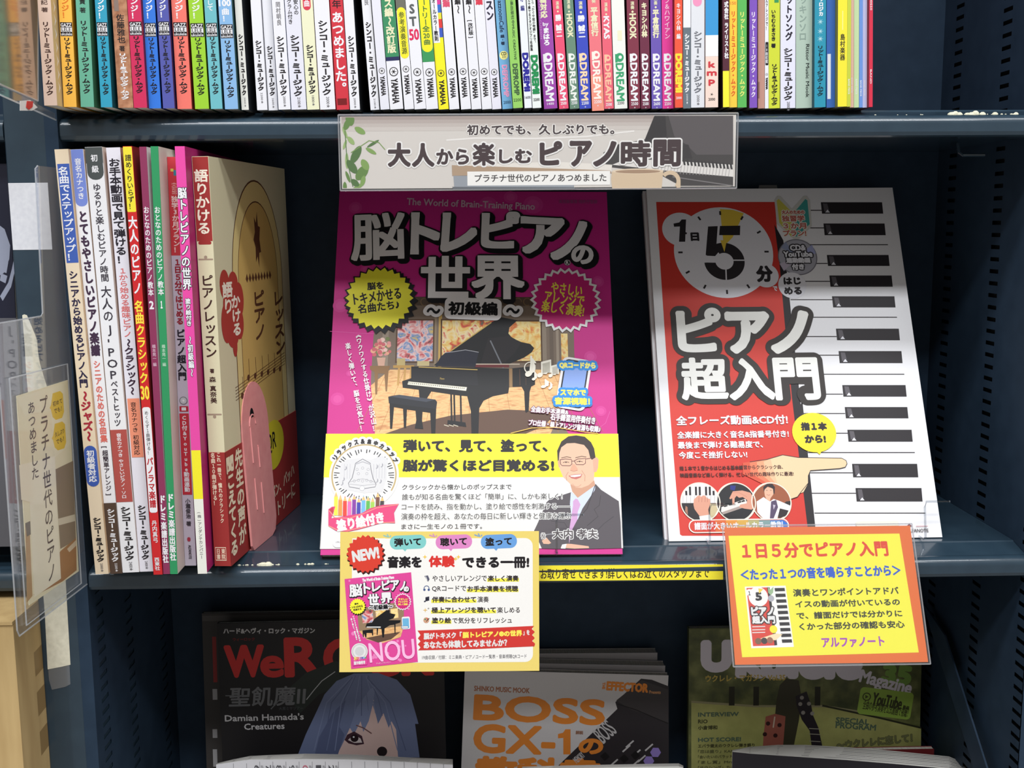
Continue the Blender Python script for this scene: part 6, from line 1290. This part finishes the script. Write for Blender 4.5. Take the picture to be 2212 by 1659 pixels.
pr.text('SPECIAL', 1014, 680, 1230, 716, TL_, 2, rot=-5); pr.text('PROGRAM', 1014, 712, 1272, 752, TL_, 2, rot=-5); pr.text('〜ウクレレに恋して！', 1020, 800, 1502, 856, c(120, 124, 84), 2, rot=5, ol=(c(100, 100, 60), 3))
pr.poly([(640, 560), (660, 470), (700, 430), (780, 440), (800, 560), (780, 700), (740, 900), (660, 900), (630, 660)], c(60, 58, 42))
pr.poly([(570, 670), (630, 652), (696, 668), (684, 820), (670, 960), (548, 960), (556, 800)], c(160, 92, 78)); pr.line([(628, 670), (618, 740)], 8, c(206, 190, 170))
for x, y in ((585, 714), (658, 724), (565, 782), (632, 790)): pr.disc(x, y, 14, c(56, 30, 30), n=12)
pr.poly([(760, 540), (830, 510), (860, 600), (870, 660), (905, 740), (960, 1000), (880, 1000), (850, 760), (800, 690), (766, 600)], c(40, 34, 40))
for x, y in ((800, 550), (790, 590), (845, 588), (808, 645), (866, 650)): pr.disc(x, y, 13, c(150, 146, 140), n=12)
for y in (745, 780, 825, 880): pr.line([(846, y), (918, y+4)], 5, c(160, 156, 140))
cv_.build('cover', r_, pl_.o)
r_, cv_, pr, pl_, w_ = lower_mag('thin cover edge peeking above the ukulele magazine', (1526, 1355), (1800, 1352), 0, .180, .30, .005, c(100, 100, 96)); cv_.build('cover', r_, pl_.o)

# ------------------------------------------------------------------ front row: magazines whose tops bulge open
def open_mag(label, top, front, y0, y1, cover_mat, page_mat, grid=False):
    """top = pixel outline of the visible page fan (left tip, back edge .. right tip), front = pixel points of the front cover's top edge"""
    z = at(*front[len(front)//2], 1, y0)[2]
    A = [at(*p, 1, y0) for p in front]; B = [at(*p, 1, y1) for p in top]
    root = empty('magazine', (A[0][0], y0, ZL), label, 'magazine'); o = (A[0][0], y0, ZL)
    mb = MB(); n = len(A)
    for i in range(n-1):
        mb.quad(A[i], A[i+1], B[i+1], B[i], page_mat)
        for k in range(1, 8):       # the separate leaves seen on the top
            f = k/8.0; d = np.array((0, 0, 3e-5))
            mb.quad(A[i]+(B[i]-A[i])*f+d, A[i+1]+(B[i+1]-A[i+1])*f+d, A[i+1]+(B[i+1]-A[i+1])*(f+.03)+d, A[i]+(B[i]-A[i])*(f+.03)+d, c(120, 116, 118) if k % 2 else c(168, 164, 160))
        Bd = [np.array((q[0], q[1], ZL+.0004)) for q in (B[i], B[i+1])]; mb.quad(B[i], B[i+1], Bd[1], Bd[0], page_mat)
        Ad = [np.array((q[0], q[1]+.0004, ZL+.0004)) for q in (A[i], A[i+1])]; mb.quad(A[i]+(0, .0004, 0), A[i+1]+(0, .0004, 0), Ad[1], Ad[0], page_mat); mb.quad(Ad[0], Ad[1], Bd[1], Bd[0], page_mat)
    for a_, b_ in ((A[0], B[0]), (A[-1], B[-1])): mb.quad(a_, b_, np.array((b_[0], b_[1], ZL+.0004)), np.array((a_[0], a_[1], ZL+.0004)), page_mat)
    mb.build('page_block', root, o)
    cv_ = MB()
    for i in range(n-1):
        q = [A[i], A[i+1]]; lo = [np.array((p[0], p[1], ZL+.0004)) for p in q]
        cv_.quad(lo[0], lo[1], q[1], q[0], cover_mat); cv_.quad(lo[0]-(0, .0005, 0), lo[1]-(0, .0005, 0), q[1]-(0, .0005, 0), q[0]-(0, .0005, 0), cover_mat)
        cv_.quad(q[0], q[1], q[1]-(0, .0005, 0), q[0]-(0, .0005, 0), cover_mat)
    pl_ = Plane((A[0][0], y0-.0006, A[0][2]), (1, 0, 0), (0, 0, 1)); pr_ = Print(cv_, pl_)
    return root, cv_, pr_, o
PG2 = c(232, 230, 224)
root, cv_, pr, o = open_mag('bulging magazine with rotated digits on its page, front row below the rock magazine', [(467, 1649), (505, 1640), (540, 1633), (580, 1631), (660, 1628), (770, 1630), (880, 1636), (978, 1640)], [(467, 1652), (505, 1646), (540, 1641), (580, 1641), (660, 1640), (770, 1641), (880, 1646), (978, 1652)], .080, .097, c(226, 226, 232), PG2)
pr.at(400, 1280, 3.456)
for x in range(360, 1950, 98): pr.line([(x, 1262 if x > 500 else 1275), (x+4, 1400)], 4, c(160, 160, 166))
for x, ch in ((540, '6'), (625, '7'), (704, '8'), (800, '9'), (900, '0'), (1000, '1'), (1095, '2')): pr.rtext(ch, x-24, 1288, x+16, 1330, c(90, 90, 96) if ch != '0' else c(200, 110, 130), 1); pr.rtext('ab', x+26, 1290, x+48, 1312, c(140, 140, 146), 0)
cv_.build('cover', root, o)
root, cv_, pr, o = open_mag('bulging dark-covered magazine, front row below the ukulele magazine', [(1582, 1620), (1620, 1613), (1680, 1609), (1740, 1609), (1830, 1614), (1930, 1622), (2050, 1634), (2092, 1652)], [(1582, 1624), (1620, 1628), (1680, 1632), (1740, 1636), (1830, 1642), (1930, 1650), (2050, 1661), (2092, 1668)], .075, .105, c(40, 38, 46), PG2)
cv_.build('cover', root, o)
root, cv_, pr, o = open_mag('pale magazine just showing its top edge, front row below the effects manual', [(1128, 1656), (1200, 1654), (1300, 1652), (1400, 1650), (1466, 1649), (1476, 1654)], [(1128, 1662), (1200, 1661), (1300, 1659), (1400, 1657), (1466, 1656), (1476, 1658)], .080, .092, c(226, 228, 224), PG2)
cv_.build('cover', root, o)
mq = at(1985, 1624, 1, .115); pl_ = Plane((mq[0]-.12, .115, ZL+.0004), (1, 0, 0), (0, .02, 1))
r_, cv_ = standing('magazine', 'dark red cover just showing behind the bulging dark magazine', pl_, .135, mq[2]-ZL, .006, c(120, 40, 44)); cv_.build('cover', r_, pl_.o)

# ------------------------------------------------------------------ dried glue crumbs on the shelf lips
GLUE = noisy('dried_glue', [(206, 204, 180), (232, 230, 206)], 400, rough=.8)
def residue(label, spans, z):
    mb = MB()
    for x0, x1, n_, hmax in spans:
        for i in range(n_):
            px = x0+(x1-x0)*rnd.random(); q = at(px, 1205 if z < .1 else 240, 1, .0035); r_ = (.0005+rnd.random()*.0011)*hmax; ln = .8+rnd.random()*.9; h_ = r_*(.6+rnd.random()*.9)
            V = []; T = []; m = 8
            for j in range(3):
                f = (1.0, .8, .35)[j]; zz = (0, .6, 1.0)[j]*h_
                for k_ in range(m):
                    g = 2*math.pi*k_/m; w_ = 1+.25*rnd.random(); V.append((q[0]+r_*ln*f*w_*math.cos(g), .0075+r_*f*.8*w_*math.sin(g), z-.0052+zz))
            for j in range(2):
                for k_ in range(m): a_ = j*m+k_; b_ = j*m+(k_+1) % m; T += [(a_, b_, b_+m), (a_, b_+m, a_+m)]
            T += [(2*m, 2*m+k_, 2*m+k_+1) for k_ in range(1, m-1)]; mb.add(V, T, GLUE)
    o = mb.build('glue_residue', None, (0, 0, z)); tag(o, label, 'residue', None, 'stuff')
residue('crumbs of dried whitish glue along the upper shelf lip at its free end', ((1880, 2000, 7, .5), (2060, 2130, 26, 1.3), (2120, 2212, 8, .9)), ZT)
residue('crumbs of dried whitish glue on the middle shelf lip beside the magenta book', ((510, 600, 20, .6), (562, 584, 5, 1.6), (640, 720, 16, .6)), ZM)
